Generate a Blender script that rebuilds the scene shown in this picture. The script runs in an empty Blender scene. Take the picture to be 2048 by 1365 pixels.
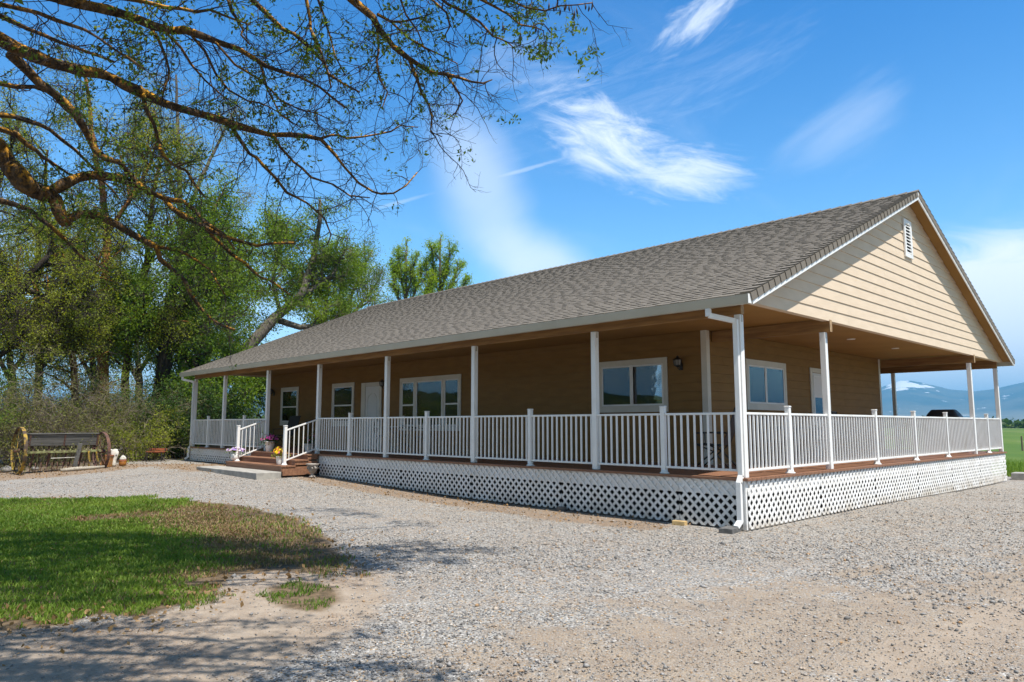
import bpy, math, random
import numpy as np
R = math.radians
scene = bpy.context.scene
col = scene.collection
# ------------------------------------------------------------------ camera
F_PX, YAW, PITCH = 1441.956, R(136.00808), R(6.63002)
CAM = np.array([5.28168, -9.77125, 0.76511])
cam_d = bpy.data.cameras.new("camera"); cam = bpy.data.objects.new("camera", cam_d); col.objects.link(cam)
cam.location = CAM; cam.rotation_euler = (R(90) + PITCH, 0, YAW - R(90))
cam_d.sensor_width = 36; cam_d.lens = 36 * F_PX / 2048; cam_d.clip_start = 0.05; cam_d.clip_end = 60000
scene.camera = cam
# ------------------------------------------------------------------ exposure and render settings
EXPOSURE = 0.6
scene.view_settings.view_transform = 'Standard'; scene.view_settings.look = 'None'
scene.view_settings.exposure = EXPOSURE; scene.view_settings.gamma = 1
scene.cycles.use_denoising = True
scene.cycles.max_bounces = 8; scene.cycles.diffuse_bounces = 4; scene.cycles.transparent_max_bounces = 8
scene.cycles.caustics_reflective = False; scene.cycles.caustics_refractive = False
scene.cycles.sample_clamp_indirect = 6
# ------------------------------------------------------------------ rays through photograph pixels (2048 wide)
_fw = np.array([math.cos(YAW) * math.cos(PITCH), math.sin(YAW) * math.cos(PITCH), math.sin(PITCH)])
_rt = np.cross(_fw, [0, 0, 1]); _rt /= np.linalg.norm(_rt); _up = np.cross(_rt, _fw)
def ray(x, y): return _fw + (x - 1024) / F_PX * _rt - (y - 682.5) / F_PX * _up
def at(x, y, D):
    d = ray(x, y); return CAM + d * (D / math.hypot(d[0], d[1]))
def on_z(x, y, z):
    d = ray(x, y); return CAM + d * ((z - CAM[2]) / d[2])
def azel(x, y):
    d = ray(x, y); d = d / np.linalg.norm(d); return math.atan2(d[1], d[0]), math.asin(d[2])
# ------------------------------------------------------------------ sun and sky
SUN_EL, SUN_AZ = R(63.6), R(-7)
sd = np.array([math.cos(SUN_EL) * math.cos(SUN_AZ), math.cos(SUN_EL) * math.sin(SUN_AZ), math.sin(SUN_EL)])
sun_d = bpy.data.lights.new("sun", 'SUN'); sun = bpy.data.objects.new("sun", sun_d); col.objects.link(sun)
sun_d.energy = 4.8; sun_d.angle = R(0.53); sun_d.color = (1.0, 0.95, 0.87)
sun.rotation_euler = (R(90) - SUN_EL, 0, SUN_AZ + R(90)); sun.location = (20, 0, 40)
world = bpy.data.worlds.new("World"); scene.world = world; world.use_nodes = True
SKY_STRENGTH, SKY_SAT, SKY_LOW, SKY_HIGH = 0.12, 1.22, (1.28, 1.46, 1.42), (.40, 1.02, 1.30)

class NT:
    """small node-tree writer"""
    def __init__(s, tree): s.t = tree; s.n = tree.nodes; s.l = tree.links
    def node(s, typ, **kw):
        n = s.n.new(typ)
        for k, v in kw.items():
            if hasattr(n, k): setattr(n, k, v)
        return n
    def set(s, sock, v):
        if hasattr(v, 'is_linked') or isinstance(v, bpy.types.NodeSocket): s.l.new(v, sock)
        elif isinstance(v, (tuple, list)) and len(v) == 3 and sock.type == 'RGBA': sock.default_value = (*v, 1)
        else: sock.default_value = v
    def math(s, op, a, b=0.0, c=0.0, clamp=False):
        n = s.n.new('ShaderNodeMath'); n.operation = op; n.use_clamp = clamp
        s.set(n.inputs[0], a); s.set(n.inputs[1], b); s.set(n.inputs[2], c); return n.outputs[0]
    def noise(s, vec, scale, detail=3, rough=0.55, dist=0.0):
        n = s.n.new('ShaderNodeTexNoise'); s.set(n.inputs['Vector'], vec) if vec is not None else None
        n.inputs['Scale'].default_value = scale; n.inputs['Detail'].default_value = detail
        n.inputs['Roughness'].default_value = rough; n.inputs['Distortion'].default_value = dist
        return n.outputs['Fac']
    def ramp(s, fac, lo, hi, a=0.0, b=1.0):
        n = s.n.new('ShaderNodeMapRange'); n.clamp = True; n.interpolation_type = 'SMOOTHSTEP'
        s.set(n.inputs[0], fac); n.inputs[1].default_value = lo; n.inputs[2].default_value = hi
        n.inputs[3].default_value = a; n.inputs[4].default_value = b; return n.outputs[0]
    def mix(s, fac, a, b, mode='MIX'):
        n = s.n.new('ShaderNodeMix'); n.data_type = 'RGBA'; n.blend_type = mode
        s.set(n.inputs[0], fac); s.set(n.inputs[6], a); s.set(n.inputs[7], b); return n.outputs[2]
    def comb(s, x, y, z):
        n = s.n.new('ShaderNodeCombineXYZ'); s.set(n.inputs[0], x); s.set(n.inputs[1], y); s.set(n.inputs[2], z); return n.outputs[0]
    def attr(s, name):
        n = s.n.new('ShaderNodeAttribute'); n.attribute_name = name; return n
    def vmul(s, v, k):
        n = s.n.new('ShaderNodeVectorMath'); n.operation = 'MULTIPLY'; s.set(n.inputs[0], v); n.inputs[1].default_value = k; return n.outputs[0]

def build_world():
    t = NT(world.node_tree); t.n.clear()
    out = t.node('ShaderNodeOutputWorld'); bg = t.node('ShaderNodeBackground')
    sky = t.node('ShaderNodeTexSky'); sky.sky_type = 'NISHITA'; sky.sun_disc = False
    sky.sun_elevation = SUN_EL; sky.sun_rotation = R(90) - SUN_AZ
    sky.air_density = 1.0; sky.dust_density = 0.3; sky.ozone_density = 2.0; sky.altitude = 800
    hs = t.node('ShaderNodeHueSaturation'); hs.inputs['Saturation'].default_value = SKY_SAT
    t.l.new(sky.outputs[0], hs.inputs['Color'])
    tc = t.node('ShaderNodeTexCoord'); sep = t.node('ShaderNodeSeparateXYZ'); t.l.new(tc.outputs['Generated'], sep.inputs[0])
    az = t.math('ARCTAN2', sep.outputs[1], sep.outputs[0]); el = t.math('ARCSINE', sep.outputs[2])
    # deep blue dome half away from the sun; unseen half paled to cut blue fill
    away = t.math('SUBTRACT', t.math('MULTIPLY', sep.outputs[1], .69), t.math('MULTIPLY', sep.outputs[0], .72))
    deep = t.mix(1.0, hs.outputs[0], t.mix(t.ramp(el, .14, .62), SKY_LOW, SKY_HIGH), 'MULTIPLY')
    pale = t.mix(1.0, sky.outputs[0], (1.0, .90, .72), 'MULTIPLY')
    base = t.mix(t.ramp(away, -.15, .35), pale, deep)
    def blob(px, py, wx, wy, tilt):
        # soft ellipse about the direction seen at (px, py); sizes in radians, tilt of the long axis in degrees (up to the right)
        a0, e0 = azel(px, py); k = math.cos(e0)
        da = t.math('MULTIPLY', t.math('SUBTRACT', a0, az), k); de = t.math('SUBTRACT', el, e0)
        c, s_ = math.cos(R(tilt)), math.sin(R(tilt))
        u = t.math('ADD', t.math('MULTIPLY', da, c), t.math('MULTIPLY', de, s_))
        v = t.math('SUBTRACT', t.math('MULTIPLY', de, c), t.math('MULTIPLY', da, s_))
        q = t.math('ADD', t.math('POWER', t.math('ABSOLUTE', t.math('DIVIDE', u, wx)), 2), t.math('POWER', t.math('ABSOLUTE', t.math('DIVIDE', v, wy)), 2))
        return t.math('EXPONENT', t.math('MULTIPLY', q, -1.0)), u, v
    def wisp(b, su, sv, lo, hi, amp, seed, detail=7, rough=0.62, dist=0.6, edge=0.9):
        m, u, v = b
        n = t.noise(t.comb(t.math('MULTIPLY', u, su), t.math('MULTIPLY', v, sv), seed), 1.0, detail, rough, dist)
        w = t.math('ADD', n, t.math('MULTIPLY', t.math('SUBTRACT', m, 0.5), edge))
        return t.math('MULTIPLY', t.math('MULTIPLY', t.ramp(w, lo, hi), t.ramp(m, 0.02, 0.4)), amp)
    parts = [
        wisp(blob(1205, 285, .125, .070, -22), 9, 26, .50, 1.05, .88, 1.3, 9, .68, 1.2, .75),
        wisp(blob(1370, 345, .120, .052, -10), 9, 28, .50, 1.05, .85, 2.1, 9, .68, 1.2, .75),
        wisp(blob(1300, 300, .200, .085, -16), 8, 36, .66, 1.2, .6, 4.4, 9, .7, 1.4, .6),
        wisp(blob(1395, 40, .105, .034, 32), 9, 36, .52, 1.08, .75, 3.7, 9, .68, 1.2, .7),
        wisp(blob(1120, 175, .110, .045, 14), 9, 40, .60, 1.2, .6, 8.2, 9, .7, 1.4, .6),
        wisp(blob(1170, 212, .070, .016, -4), 10, 60, .52, 1.1, .55, 9.2, 9, .68, 1.0, .7),
        wisp(blob(1050, 130, .13, .05, 6), 7, 22, .55, 1.2, .4, 5.5, 7, .6, .8, .6),
        wisp(blob(975, 400, .060, .140, 24), 4, 5, .2, 1.0, .46, 11.0, 4, .55, .4),
        wisp(blob(1065, 520, .085, .050, -20), 5, 8, .15, .9, .66, 12.0, 4, .55, .4),
        wisp(blob(1690, 260, .120, .055, 28), 4, 20, .45, 1.25, .34, 13.0, 6, .6, .6),
        wisp(blob(1060, 337, .045, .0030, 15), 30, 60, .2, .9, .28, 14.0),
        wisp(blob(800, 405, .045, .0030, 17), 30, 60, .2, .9, .22, 15.0),
        wisp(blob(2030, 640, .130, .085, -6), 8, 26, .02, .62, 1.0, 16.0, 7, .62, .7),
        wisp(blob(1250, 190, .30, .12, 14), 6, 34, .56, 1.2, .24, 22.0, 9, .7, 1.6, .5),
        wisp(blob(1480, 130, .22, .06, 22), 6, 36, .58, 1.2, .2, 23.0, 9, .7, 1.4, .5),
        wisp(blob(1890, 722, .260, .050, 0), 7, 30, .12, .72, .90, 18.0, 7, .62, .6),
        wisp(blob(700, 540, .060, .030, -30), 8, 14, .2, 1.0, .40, 19.0, 4, .5, .3),
        wisp(blob(120, 660, .360, .160, 0), 4, 7, .25, 1.1, .55, 20.0, 4, .5, .3),
    ]
    fac = parts[0]
    for p in parts[1:]:
        fac = t.math('SUBTRACT', t.math('ADD', fac, p), t.math('MULTIPLY', fac, p), clamp=True)
    # thin high cirrus over the rest of the dome
    pl = t.comb(t.math('DIVIDE', sep.outputs[0], t.math('ADD', t.math('MAXIMUM', sep.outputs[2], 0.02), .15)),
                t.math('DIVIDE', sep.outputs[1], t.math('ADD', t.math('MAXIMUM', sep.outputs[2], 0.02), .15)), 0.0)
    veil = t.ramp(t.noise(t.vmul(pl, (1.6, .7, 1)), 1.6, 6, .6, .6), .5, .95, 0, .16)
    fac = t.math('MAXIMUM', fac, veil)
    cloud = (6.6, 7.1, 7.8)
    c = t.mix(fac, base, cloud)
    t.l.new(c, bg.inputs['Color']); bg.inputs['Strength'].default_value = SKY_STRENGTH
    t.l.new(bg.outputs[0], out.inputs['Surface'])
build_world()

# ------------------------------------------------------------------ materials
MATS = {}
def material(name):
    m = bpy.data.materials.new(name); m.use_nodes = True; t = NT(m.node_tree)
    b = m.node_tree.nodes['Principled BSDF']; MATS[name] = m
    return m, t, b
def coord(t, kind='Object'):
    return t.node('ShaderNodeTexCoord').outputs[kind]
def bump(t, b, height, strength=0.3, dist=0.01):
    n = t.node('ShaderNodeBump'); n.inputs['Strength'].default_value = strength; n.inputs['Distance'].default_value = dist
    t.set(n.inputs['Height'], height); t.l.new(n.outputs[0], b.inputs['Normal'])
def simple(name, a, b2=None, rough=0.6, scale=6, stretch=(1, 1, 1), bmp=0.0, bscale=40, metal=0.0, lo=.35, hi=.65, spec=.5, coat=0):
    m, t, b = material(name)
    v = t.vmul(coord(t), stretch)
    if b2 is not None: t.set(b.inputs['Base Color'], t.mix(t.ramp(t.noise(v, scale, 5), lo, hi), a, b2))
    else: t.set(b.inputs['Base Color'], a)
    b.inputs['Roughness'].default_value = rough; b.inputs['Metallic'].default_value = metal
    b.inputs['Specular IOR Level'].default_value = spec; b.inputs['Coat Weight'].default_value = coat
    if bmp: bump(t, b, t.noise(v, bscale, 4), bmp)
    return m
WHITE = simple('white_paint', (.81, .81, .80), (.66, .65, .62), .45, 2.2, bmp=.04, lo=.45, hi=.85)
def lattice_material():
    m, t, b = material('white_lattice_vinyl'); v = coord(t); g = t.node('ShaderNodeNewGeometry'); sp = t.node('ShaderNodeSeparateXYZ'); t.l.new(g.outputs['Position'], sp.inputs[0])
    c = t.mix(t.ramp(t.noise(v, 2.5, 5), .35, .65), (.80, .80, .80), (.72, .71, .69))
    # dust and mud splashed up from the gravel
    spl = t.math('MULTIPLY', t.ramp(sp.outputs[2], -.48, -.74), t.ramp(t.noise(g.outputs['Position'], 3.2, 6, .7), .35, .62))
    t.set(b.inputs['Base Color'], t.mix(t.math('MULTIPLY', spl, .75), c, (.46, .40, .32))); b.inputs['Roughness'].default_value = .5
    return m
LATTICE = lattice_material()
TRIM = simple('cream_trim_paint', (.66, .63, .56), (.60, .57, .50), .5, 2)
GUTTER = simple('gutter_enamel', (.47, .45, .38), (.43, .41, .34), .35, 1.2)
SIDING = simple('shaded_lap_siding', (.245, .132, .034), (.215, .115, .028), .75, 2.2, (1, 1, 4), bmp=.12, bscale=30)  # porch shade and warm bounce are darkened into this siding colour
GABLE = simple('sunlit_gable_siding', (.67, .545, .41), (.63, .51, .38), .75, 2.2, (1, 1, 4), bmp=.12, bscale=30)  # much paler sunlit counterpart of the porch siding
CEIL = simple('painted_porch_ceiling', (.32, .165, .036), (.28, .142, .03), .75, 1.2)
BEAM = simple('stained_beam_wood', (.30, .16, .05), (.20, .10, .03), .6, 5, (.25, .25, 3), bmp=.15, bscale=14)
BEAMEND = simple('beam_end_grain', (.42, .29, .16), (.30, .19, .10), .8, 20)
CONC = simple('concrete', (.42, .40, .36), (.30, .285, .26), .9, 5, bmp=.3, bscale=60)
CASTSTONE = simple('cast_stone', (.40, .36, .32), (.20, .18, .16), .9, 9, bmp=.4, bscale=25)
IRON = simple('black_iron', (.016, .015, .014), (.03, .027, .024), .45, 12)
DARKCLOTH = simple('charcoal_sling_fabric', (.05, .047, .044), (.035, .033, .03), .9, 90)
COVER = simple('black_grill_cover', (.018, .018, .02), (.03, .03, .033), .5, 4, bmp=.5, bscale=5)
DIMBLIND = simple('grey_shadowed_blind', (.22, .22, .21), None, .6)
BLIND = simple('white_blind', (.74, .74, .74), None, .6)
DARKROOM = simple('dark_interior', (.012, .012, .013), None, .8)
SCREEN = simple('dark_insect_screen', (.03, .032, .035), None, .9)
DOORP = simple('grey_white_door_paint', (.68, .69, .68), None, .4)
POTW = simple('white_glazed_pot', (.80, .80, .79), (.72, .72, .70), .3, 5)
SOIL = simple('potting_soil', (.03, .02, .012), None, .95)
STONEWASH = simple('concrete_block', (.16, .155, .15), (.09, .088, .085), .95, 14, bmp=.4, bscale=50)
RAWWOOD = simple('raw_wood_block', (.60, .43, .20), (.45, .30, .13), .8, 8, (1, 6, 6))
OLDWOOD = simple('weathered_grey_wood', (.16, .155, .145), (.07, .068, .062), .9, 7, (.3, .3, 8), bmp=.5, bscale=12)
RUST = simple('rusted_iron', (.16, .075, .05), (.06, .035, .03), .85, 14, bmp=.3)
YELLOW = simple('flaking_yellow_paint', (.36, .235, .03), (.07, .045, .03), .8, 5, lo=.40, hi=.58)
OLIVEP = simple('faded_green_paint', (.25, .27, .11), (.12, .10, .05), .8, 10)
CRATE = simple('varnished_orange_wood', (.46, .22, .06), (.30, .13, .035), .6, 6, (6, 1, 1))
BONE = simple('bleached_bone', (.66, .64, .58), (.46, .43, .37), .75, 9, bmp=.3, bscale=20)
SOCKET = simple('dark_hollow', (.012, .01, .009), None, .95)
REDWOOD = simple('red_painted_wood', (.40, .12, .05), (.26, .08, .035), .7, 6)
WARMGLAZE = simple('amber_glaze', (.40, .17, .02), (.28, .10, .02), .45, 8)
LOGM = simple('bleached_log', (.46, .42, .35), (.26, .22, .17), .9, 6, (1, 8, 8), bmp=.4)
ROCKM = simple('field_rock', (.30, .28, .26), (.17, .155, .14), .9, 6, bmp=.5, bscale=14)
POSTW = simple('weathered_post', (.16, .12, .09), None, .9)

def deck_material():
    m, t, b = material('redwood_deck_boards')
    v = coord(t); sep = t.node('ShaderNodeSeparateXYZ'); t.l.new(v, sep.inputs[0])
    n = t.noise(t.vmul(v, (.5, 7, 7)), 3, 5)
    t.set(b.inputs['Base Color'], t.mix(t.ramp(n, .3, .7), (.29, .145, .080), (.18, .082, .046)))
    b.inputs['Roughness'].default_value = .6
    return m
DECK = deck_material()

def shingle_material():
    m, t, b = material('laminated_roof_shingle')
    a = t.attr('tint'); v = coord(t)
    base = t.mix(a.outputs['Fac'], (.120, .104, .084), (.245, .216, .178))
    sp = t.noise(v, 260, 2); base = t.mix(t.ramp(sp, .35, .7, 0, .5), base, (.22, .20, .18))
    big = t.noise(v, .35, 3); base = t.mix(t.ramp(big, .4, .7, 0, .25), base, (.20, .175, .145))
    t.set(b.inputs['Base Color'], base); b.inputs['Roughness'].default_value = .92; b.inputs['Specular IOR Level'].default_value = .25
    bump(t, b, sp, .4, .003)
    return m
SHINGLE = shingle_material()

def glass_material():
    m, t, b = material('window_glass'); t.n.remove(b)
    out = [n for n in t.n if n.type == 'OUTPUT_MATERIAL'][0]
    tr = t.node('ShaderNodeBsdfTransparent'); tr.inputs[0].default_value = (.93, .95, .95, 1)
    gl = t.node('ShaderNodeBsdfGlossy'); gl.inputs['Roughness'].default_value = .015; gl.inputs[0].default_value = (.95, .97, 1, 1)
    fr = t.node('ShaderNodeFresnel'); fr.inputs[0].default_value = 1.75
    n = t.node('ShaderNodeBump'); n.inputs['Strength'].default_value = .04; n.inputs['Distance'].default_value = .02
    t.l.new(t.noise(coord(t), 2.2, 2), n.inputs['Height']); t.l.new(n.outputs[0], gl.inputs['Normal'])
    mx = t.node('ShaderNodeMixShader'); t.l.new(t.math('MULTIPLY', fr.outputs[0], 1.15, clamp=True), mx.inputs[0])
    t.l.new(tr.outputs[0], mx.inputs[1]); t.l.new(gl.outputs[0], mx.inputs[2]); t.l.new(mx.outputs[0], out.inputs[0])
    return m
GLASS = glass_material()
def lampglass():
    m, t, b = material('smoked_lantern_glass'); b.inputs['Base Color'].default_value = (.18, .17, .15, 1); b.inputs['Roughness'].default_value = .1
    return m
LGLASS = lampglass()

def bark_material(name, dark, mid, lichen, amount):
    m, t, b = material(name); v = coord(t)
    n1 = t.noise(t.vmul(v, (1, 1, .35)), 22, 5, .65); n2 = t.noise(v, 3.2, 4, .7); n3 = t.noise(v, 30, 3)
    c = t.mix(t.ramp(n1, .35, .65), dark, mid)
    # lichen on the upper side of limbs; its strength also paints sunlit tops
    g = t.node('ShaderNodeNewGeometry'); s = t.node('ShaderNodeSeparateXYZ'); t.l.new(g.outputs['Normal'], s.inputs[0])
    up = t.ramp(s.outputs[2], -.5, .7)
    l = t.math('MULTIPLY', t.ramp(t.math('ADD', t.math('MULTIPLY', n2, .6), t.math('MULTIPLY', n3, .4)), .62 - amount * .25, .72 - amount * .2), t.math('ADD', t.math('MULTIPLY', up, .85), .15))
    t.set(b.inputs['Base Color'], t.mix(l, c, lichen)); b.inputs['Roughness'].default_value = .95; b.inputs['Specular IOR Level'].default_value = .2
    bump(t, b, n1, .9, .02)
    return m
BARK_FG = bark_material('sunlit_lichened_grey_bark', (.035, .026, .019), (.11, .078, .052), (.66, .32, .028), .64)  # real lichen, brightened to paint sun on the limbs' upper sides
TWIG = simple('grey_brown_twig', (.060, .043, .036), (.034, .024, .020), .9, 6)
BARK_OR = bark_material('orange_lichened_bark', (.05, .03, .018), (.13, .07, .035), (.40, .17, .03), .8)
BARK_RD = bark_material('reddish_bark', (.05, .03, .02), (.12, .065, .04), (.22, .11, .04), .5)
BARK_DK = bark_material('dark_furrowed_bark', (.018, .014, .011), (.05, .040, .032), (.09, .08, .03), .35)
BARK_GR = bark_material('grey_furrowed_bark', (.06, .052, .045), (.17, .15, .13), (.12, .12, .05), .4)
TWIG_PALE = simple('pale_dry_twig', (.30, .25, .19), (.15, .115, .08), .9, 6)

def leaf_material(name, a, b2, trans=.45):
    m, t, b = material(name)
    at_ = t.attr('tint'); c = t.mix(at_.outputs['Fac'], a, b2)
    t.set(b.inputs['Base Color'], c); b.inputs['Roughness'].default_value = .55; b.inputs['Specular IOR Level'].default_value = .3
    out = [n for n in t.n if n.type == 'OUTPUT_MATERIAL'][0]
    tl = t.node('ShaderNodeBsdfTranslucent'); t.set(tl.inputs[0], t.mix(1.0, c, (1.6, 1.55, .6), 'MULTIPLY'))
    mx = t.node('ShaderNodeMixShader'); mx.inputs[0].default_value = trans
    t.l.new(b.outputs[0], mx.inputs[1]); t.l.new(tl.outputs[0], mx.inputs[2]); t.l.new(mx.outputs[0], out.inputs[0])
    return m
LEAF_FG = leaf_material('young_locust_leaf', (.085, .150, .024), (.185, .250, .040), .5)
LEAF_YG = leaf_material('yellow_green_leaf', (.100, .150, .018), (.380, .410, .050), .5)
LEAF_MG = leaf_material('mid_green_leaf', (.040, .105, .013), (.230, .330, .034), .5)
LEAF_DK = leaf_material('deep_green_leaf', (.018, .050, .010), (.060, .120, .020), .3)
LEAF_OL = leaf_material('olive_brush_leaf', (.095, .110, .030), (.240, .240, .070), .4)
LEAF_PL = leaf_material('pale_bud_leaf', (.160, .190, .060), (.260, .270, .110))
LEAF_BR = leaf_material('bright_poplar_leaf', (.150, .280, .026), (.330, .440, .050), .5)
GRASS = leaf_material('lawn_blade', (.075, .150, .016), (.215, .310, .040), .35)
DRYGRASS = leaf_material('dry_lawn_blade', (.17, .105, .05), (.36, .26, .13), .2)
PODM = simple('dark_seed_pod', (.045, .02, .012), (.02, .01, .008), .6, 9)

# ------------------------------------------------------------------ mesh helpers
ORIG = {}
def mesh_np(name, V, F, mat, parent=None, tint=None, smooth=False):
    """one mesh object from arrays; V in world coordinates, F quads or triangles; tint: one value per vertex"""
    V = np.asarray(V, np.float32); F = np.asarray(F, np.int32)
    c = (V.min(0) + V.max(0)) / 2 if parent is not None else np.array([*((V.min(0) + V.max(0)) / 2)[:2], V[:, 2].min()])
    po = ORIG[parent.name] if parent is not None else np.zeros(3)
    me = bpy.data.meshes.new(name); k = F.shape[1]
    me.vertices.add(len(V)); me.vertices.foreach_set('co', (V - c).astype(np.float32).ravel())
    me.loops.add(F.size); me.loops.foreach_set('vertex_index', F.ravel())
    me.polygons.add(len(F)); me.polygons.foreach_set('loop_start', np.arange(0, F.size, k, dtype=np.int32))
    me.polygons.foreach_set('loop_total', np.full(len(F), k, np.int32))
    if tint is not None:
        a = me.attributes.new('tint', 'FLOAT', 'POINT'); a.data.foreach_set('value', np.asarray(tint, np.float32))
    me.update(calc_edges=True); me.validate()
    if smooth: me.polygons.foreach_set('use_smooth', np.ones(len(me.polygons), bool))
    me.materials.append(mat)
    o = bpy.data.objects.new(name, me); col.objects.link(o)
    o.location = c - po; o.parent = parent; ORIG[o.name] = c
    return o
class MB:
    """collects polygons for ONE mesh object"""
    def __init__(s): s.v = []; s.f = []; s.t = []
    def add(s, vs, fs, tint=None):
        k = len(s.v); s.v += [tuple(map(float, p)) for p in vs]; s.f += [tuple(i + k for i in f) for f in fs]
        s.t += [0.5 if tint is None else tint] * len(vs); return s
    def box(s, x0, x1, y0, y1, z0, z1, tint=None):
        x0, x1 = sorted((x0, x1)); y0, y1 = sorted((y0, y1)); z0, z1 = sorted((z0, z1))
        return s.add([(x0, y0, z0), (x1, y0, z0), (x1, y1, z0), (x0, y1, z0), (x0, y0, z1), (x1, y0, z1), (x1, y1, z1), (x0, y1, z1)],
              [(0, 3, 2, 1), (4, 5, 6, 7), (0, 1, 5, 4), (1, 2, 6, 5), (2, 3, 7, 6), (3, 0, 4, 7)], tint)
    def hexa(s, pts, tint=None):   # eight corners: bottom ring, top ring
        return s.add(pts, [(0, 3, 2, 1), (4, 5, 6, 7), (0, 1, 5, 4), (1, 2, 6, 5), (2, 3, 7, 6), (3, 0, 4, 7)], tint)
    def bar(s, a, b, w, h=None, up=(0, 0, 1)):
        a, b = np.array(a, float), np.array(b, float); h = w if h is None else h
        d = (b - a) / np.linalg.norm(b - a); u = np.array(up, float)
        if abs(d @ u) > .98: u = np.array([1.0, 0, 0])
        sx = np.cross(d, u); sx /= np.linalg.norm(sx); sz = np.cross(sx, d); sx *= w / 2; sz *= h / 2
        return s.hexa([a - sx - sz, a + sx - sz, a + sx + sz, a - sx + sz, b - sx - sz, b + sx - sz, b + sx + sz, b - sx + sz])
    def prism(s, poly, axis, a, b, tint=None):
        """polygon in the two other axes, extruded along axis from a to b"""
        n = len(poly); idx = [i for i in range(3) if i != axis]
        def pt(p, q): r = [0, 0, 0]; r[idx[0]], r[idx[1]] = p; r[axis] = q; return r
        vs = [pt(p, a) for p in poly] + [pt(p, b) for p in poly]
        fs = [tuple(range(n - 1, -1, -1)), tuple(range(n, 2 * n))] + [(i, (i + 1) % n, n + (i + 1) % n, n + i) for i in range(n)]
        return s.add(vs, fs, tint)
    def tube(s, path, rad, n=8, cap=True):
        P = [np.array(p, float) for p in path]; rs = rad if hasattr(rad, '__len__') else [rad] * len(P)
        vs = []; a = None
        for i, p in enumerate(P):
            d = P[min(i + 1, len(P) - 1)] - P[max(i - 1, 0)]; d /= np.linalg.norm(d) + 1e-9
            if a is None:
                a = np.cross(d, [0, 0, 1] if abs(d[2]) < .9 else [1, 0, 0])
            a = a - d * (a @ d); a /= np.linalg.norm(a) + 1e-9; b = np.cross(d, a)
            vs += [p + rs[i] * (math.cos(2 * math.pi * k / n) * a + math.sin(2 * math.pi * k / n) * b) for k in range(n)]
        fs = [(i * n + k, i * n + (k + 1) % n, (i + 1) * n + (k + 1) % n, (i + 1) * n + k) for i in range(len(P) - 1) for k in range(n)]
        if cap: fs += [tuple(range(n - 1, -1, -1)), tuple((len(P) - 1) * n + k for k in range(n))]
        return s.add(vs, fs)
    def lathe(s, prof, c=(0, 0, 0), n=24, sx=1, sy=1):
        vs = [(c[0] + r * sx * math.cos(2 * math.pi * k / n), c[1] + r * sy * math.sin(2 * math.pi * k / n), c[2] + z) for r, z in prof for k in range(n)]
        fs = [(i * n + k, i * n + (k + 1) % n, (i + 1) * n + (k + 1) % n, (i + 1) * n + k) for i in range(len(prof) - 1) for k in range(n)]
        fs += [tuple(range(n - 1, -1, -1)), tuple((len(prof) - 1) * n + k for k in range(n))]
        return s.add(vs, fs)
    def ball(s, c, r, n=12, m=8, sx=1, sy=1, sz=1):
        return s.lathe([(r * math.sin(math.pi * max(i, .02) / m) if i < m else r * .02, -r * sz * math.cos(math.pi * i / m)) for i in range(m + 1)], c, n, sx, sy)
    def build(s, name, mat, parent=None, smooth=False, bevel=0, origin=None):
        V = np.array(s.v)
        if origin is not None: c = np.array(origin, float)
        elif parent is not None: c = (V.min(0) + V.max(0)) / 2
        else: c = np.array([*((V.min(0) + V.max(0)) / 2)[:2], V[:, 2].min()])
        po = ORIG[parent.name] if parent is not None else np.zeros(3)
        me = bpy.data.meshes.new(name); me.from_pydata([tuple(p) for p in V - c], [], s.f); me.update()
        a = me.attributes.new('tint', 'FLOAT', 'POINT'); a.data.foreach_set('value', np.array(s.t, np.float32))
        me.materials.append(mat)
        if smooth: me.polygons.foreach_set('use_smooth', np.ones(len(me.polygons), bool))
        o = bpy.data.objects.new(name, me); col.objects.link(o); o.location = c - po; o.parent = parent; ORIG[o.name] = c
        if bevel:
            md = o.modifiers.new('bevel', 'BEVEL'); md.width = bevel; md.segments = 2; md.limit_method = 'ANGLE'
        return o
def tag(o, label=None, cat=None, group=None, kind=None):
    for k, v in (('label', label), ('category', cat), ('group', group), ('kind', kind)):
        if v: o[k] = v
    return o
def thing(name, loc, label, cat, group=None):
    o = bpy.data.objects.new(name, None); col.objects.link(o); o.location = loc; o.empty_display_size = .2
    ORIG[o.name] = np.array(loc, float); return tag(o, label, cat, group)
def dup(root, loc, rz, label=None):
    def cp(o, par):
        c = o.copy(); col.objects.link(c); c.parent = par
        for ch in kids[o.name]: cp(ch, c)
        return c
    kids = {o.name: [] for o in bpy.data.objects}
    for o in bpy.data.objects:
        if o.parent: kids[o.parent.name].append(o)
    c = cp(root, None); c.location = loc; c.rotation_euler = (0, 0, rz)
    if label: c['label'] = label
    ORIG[c.name] = np.array(loc, float); return c
def smooth01(x): x = np.clip(x, 0, 1); return x * x * (3 - 2 * x)
def ground_z(x, y):
    """height of the yard: it rises gently to the left and falls to the field at the back right"""
    x = np.asarray(x, float); y = np.asarray(y, float)
    z = -.735 + .25 * smooth01((-x - 4.5) / 12) * smooth01((y + 8.5) / 8) - .09 * smooth01((y - 3) / 10)
    z = z - .25 * smooth01((y - 17) / 20) * smooth01((x + 22) / 20)
    return z
def gz(x, y): return float(ground_z(x, y))
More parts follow.
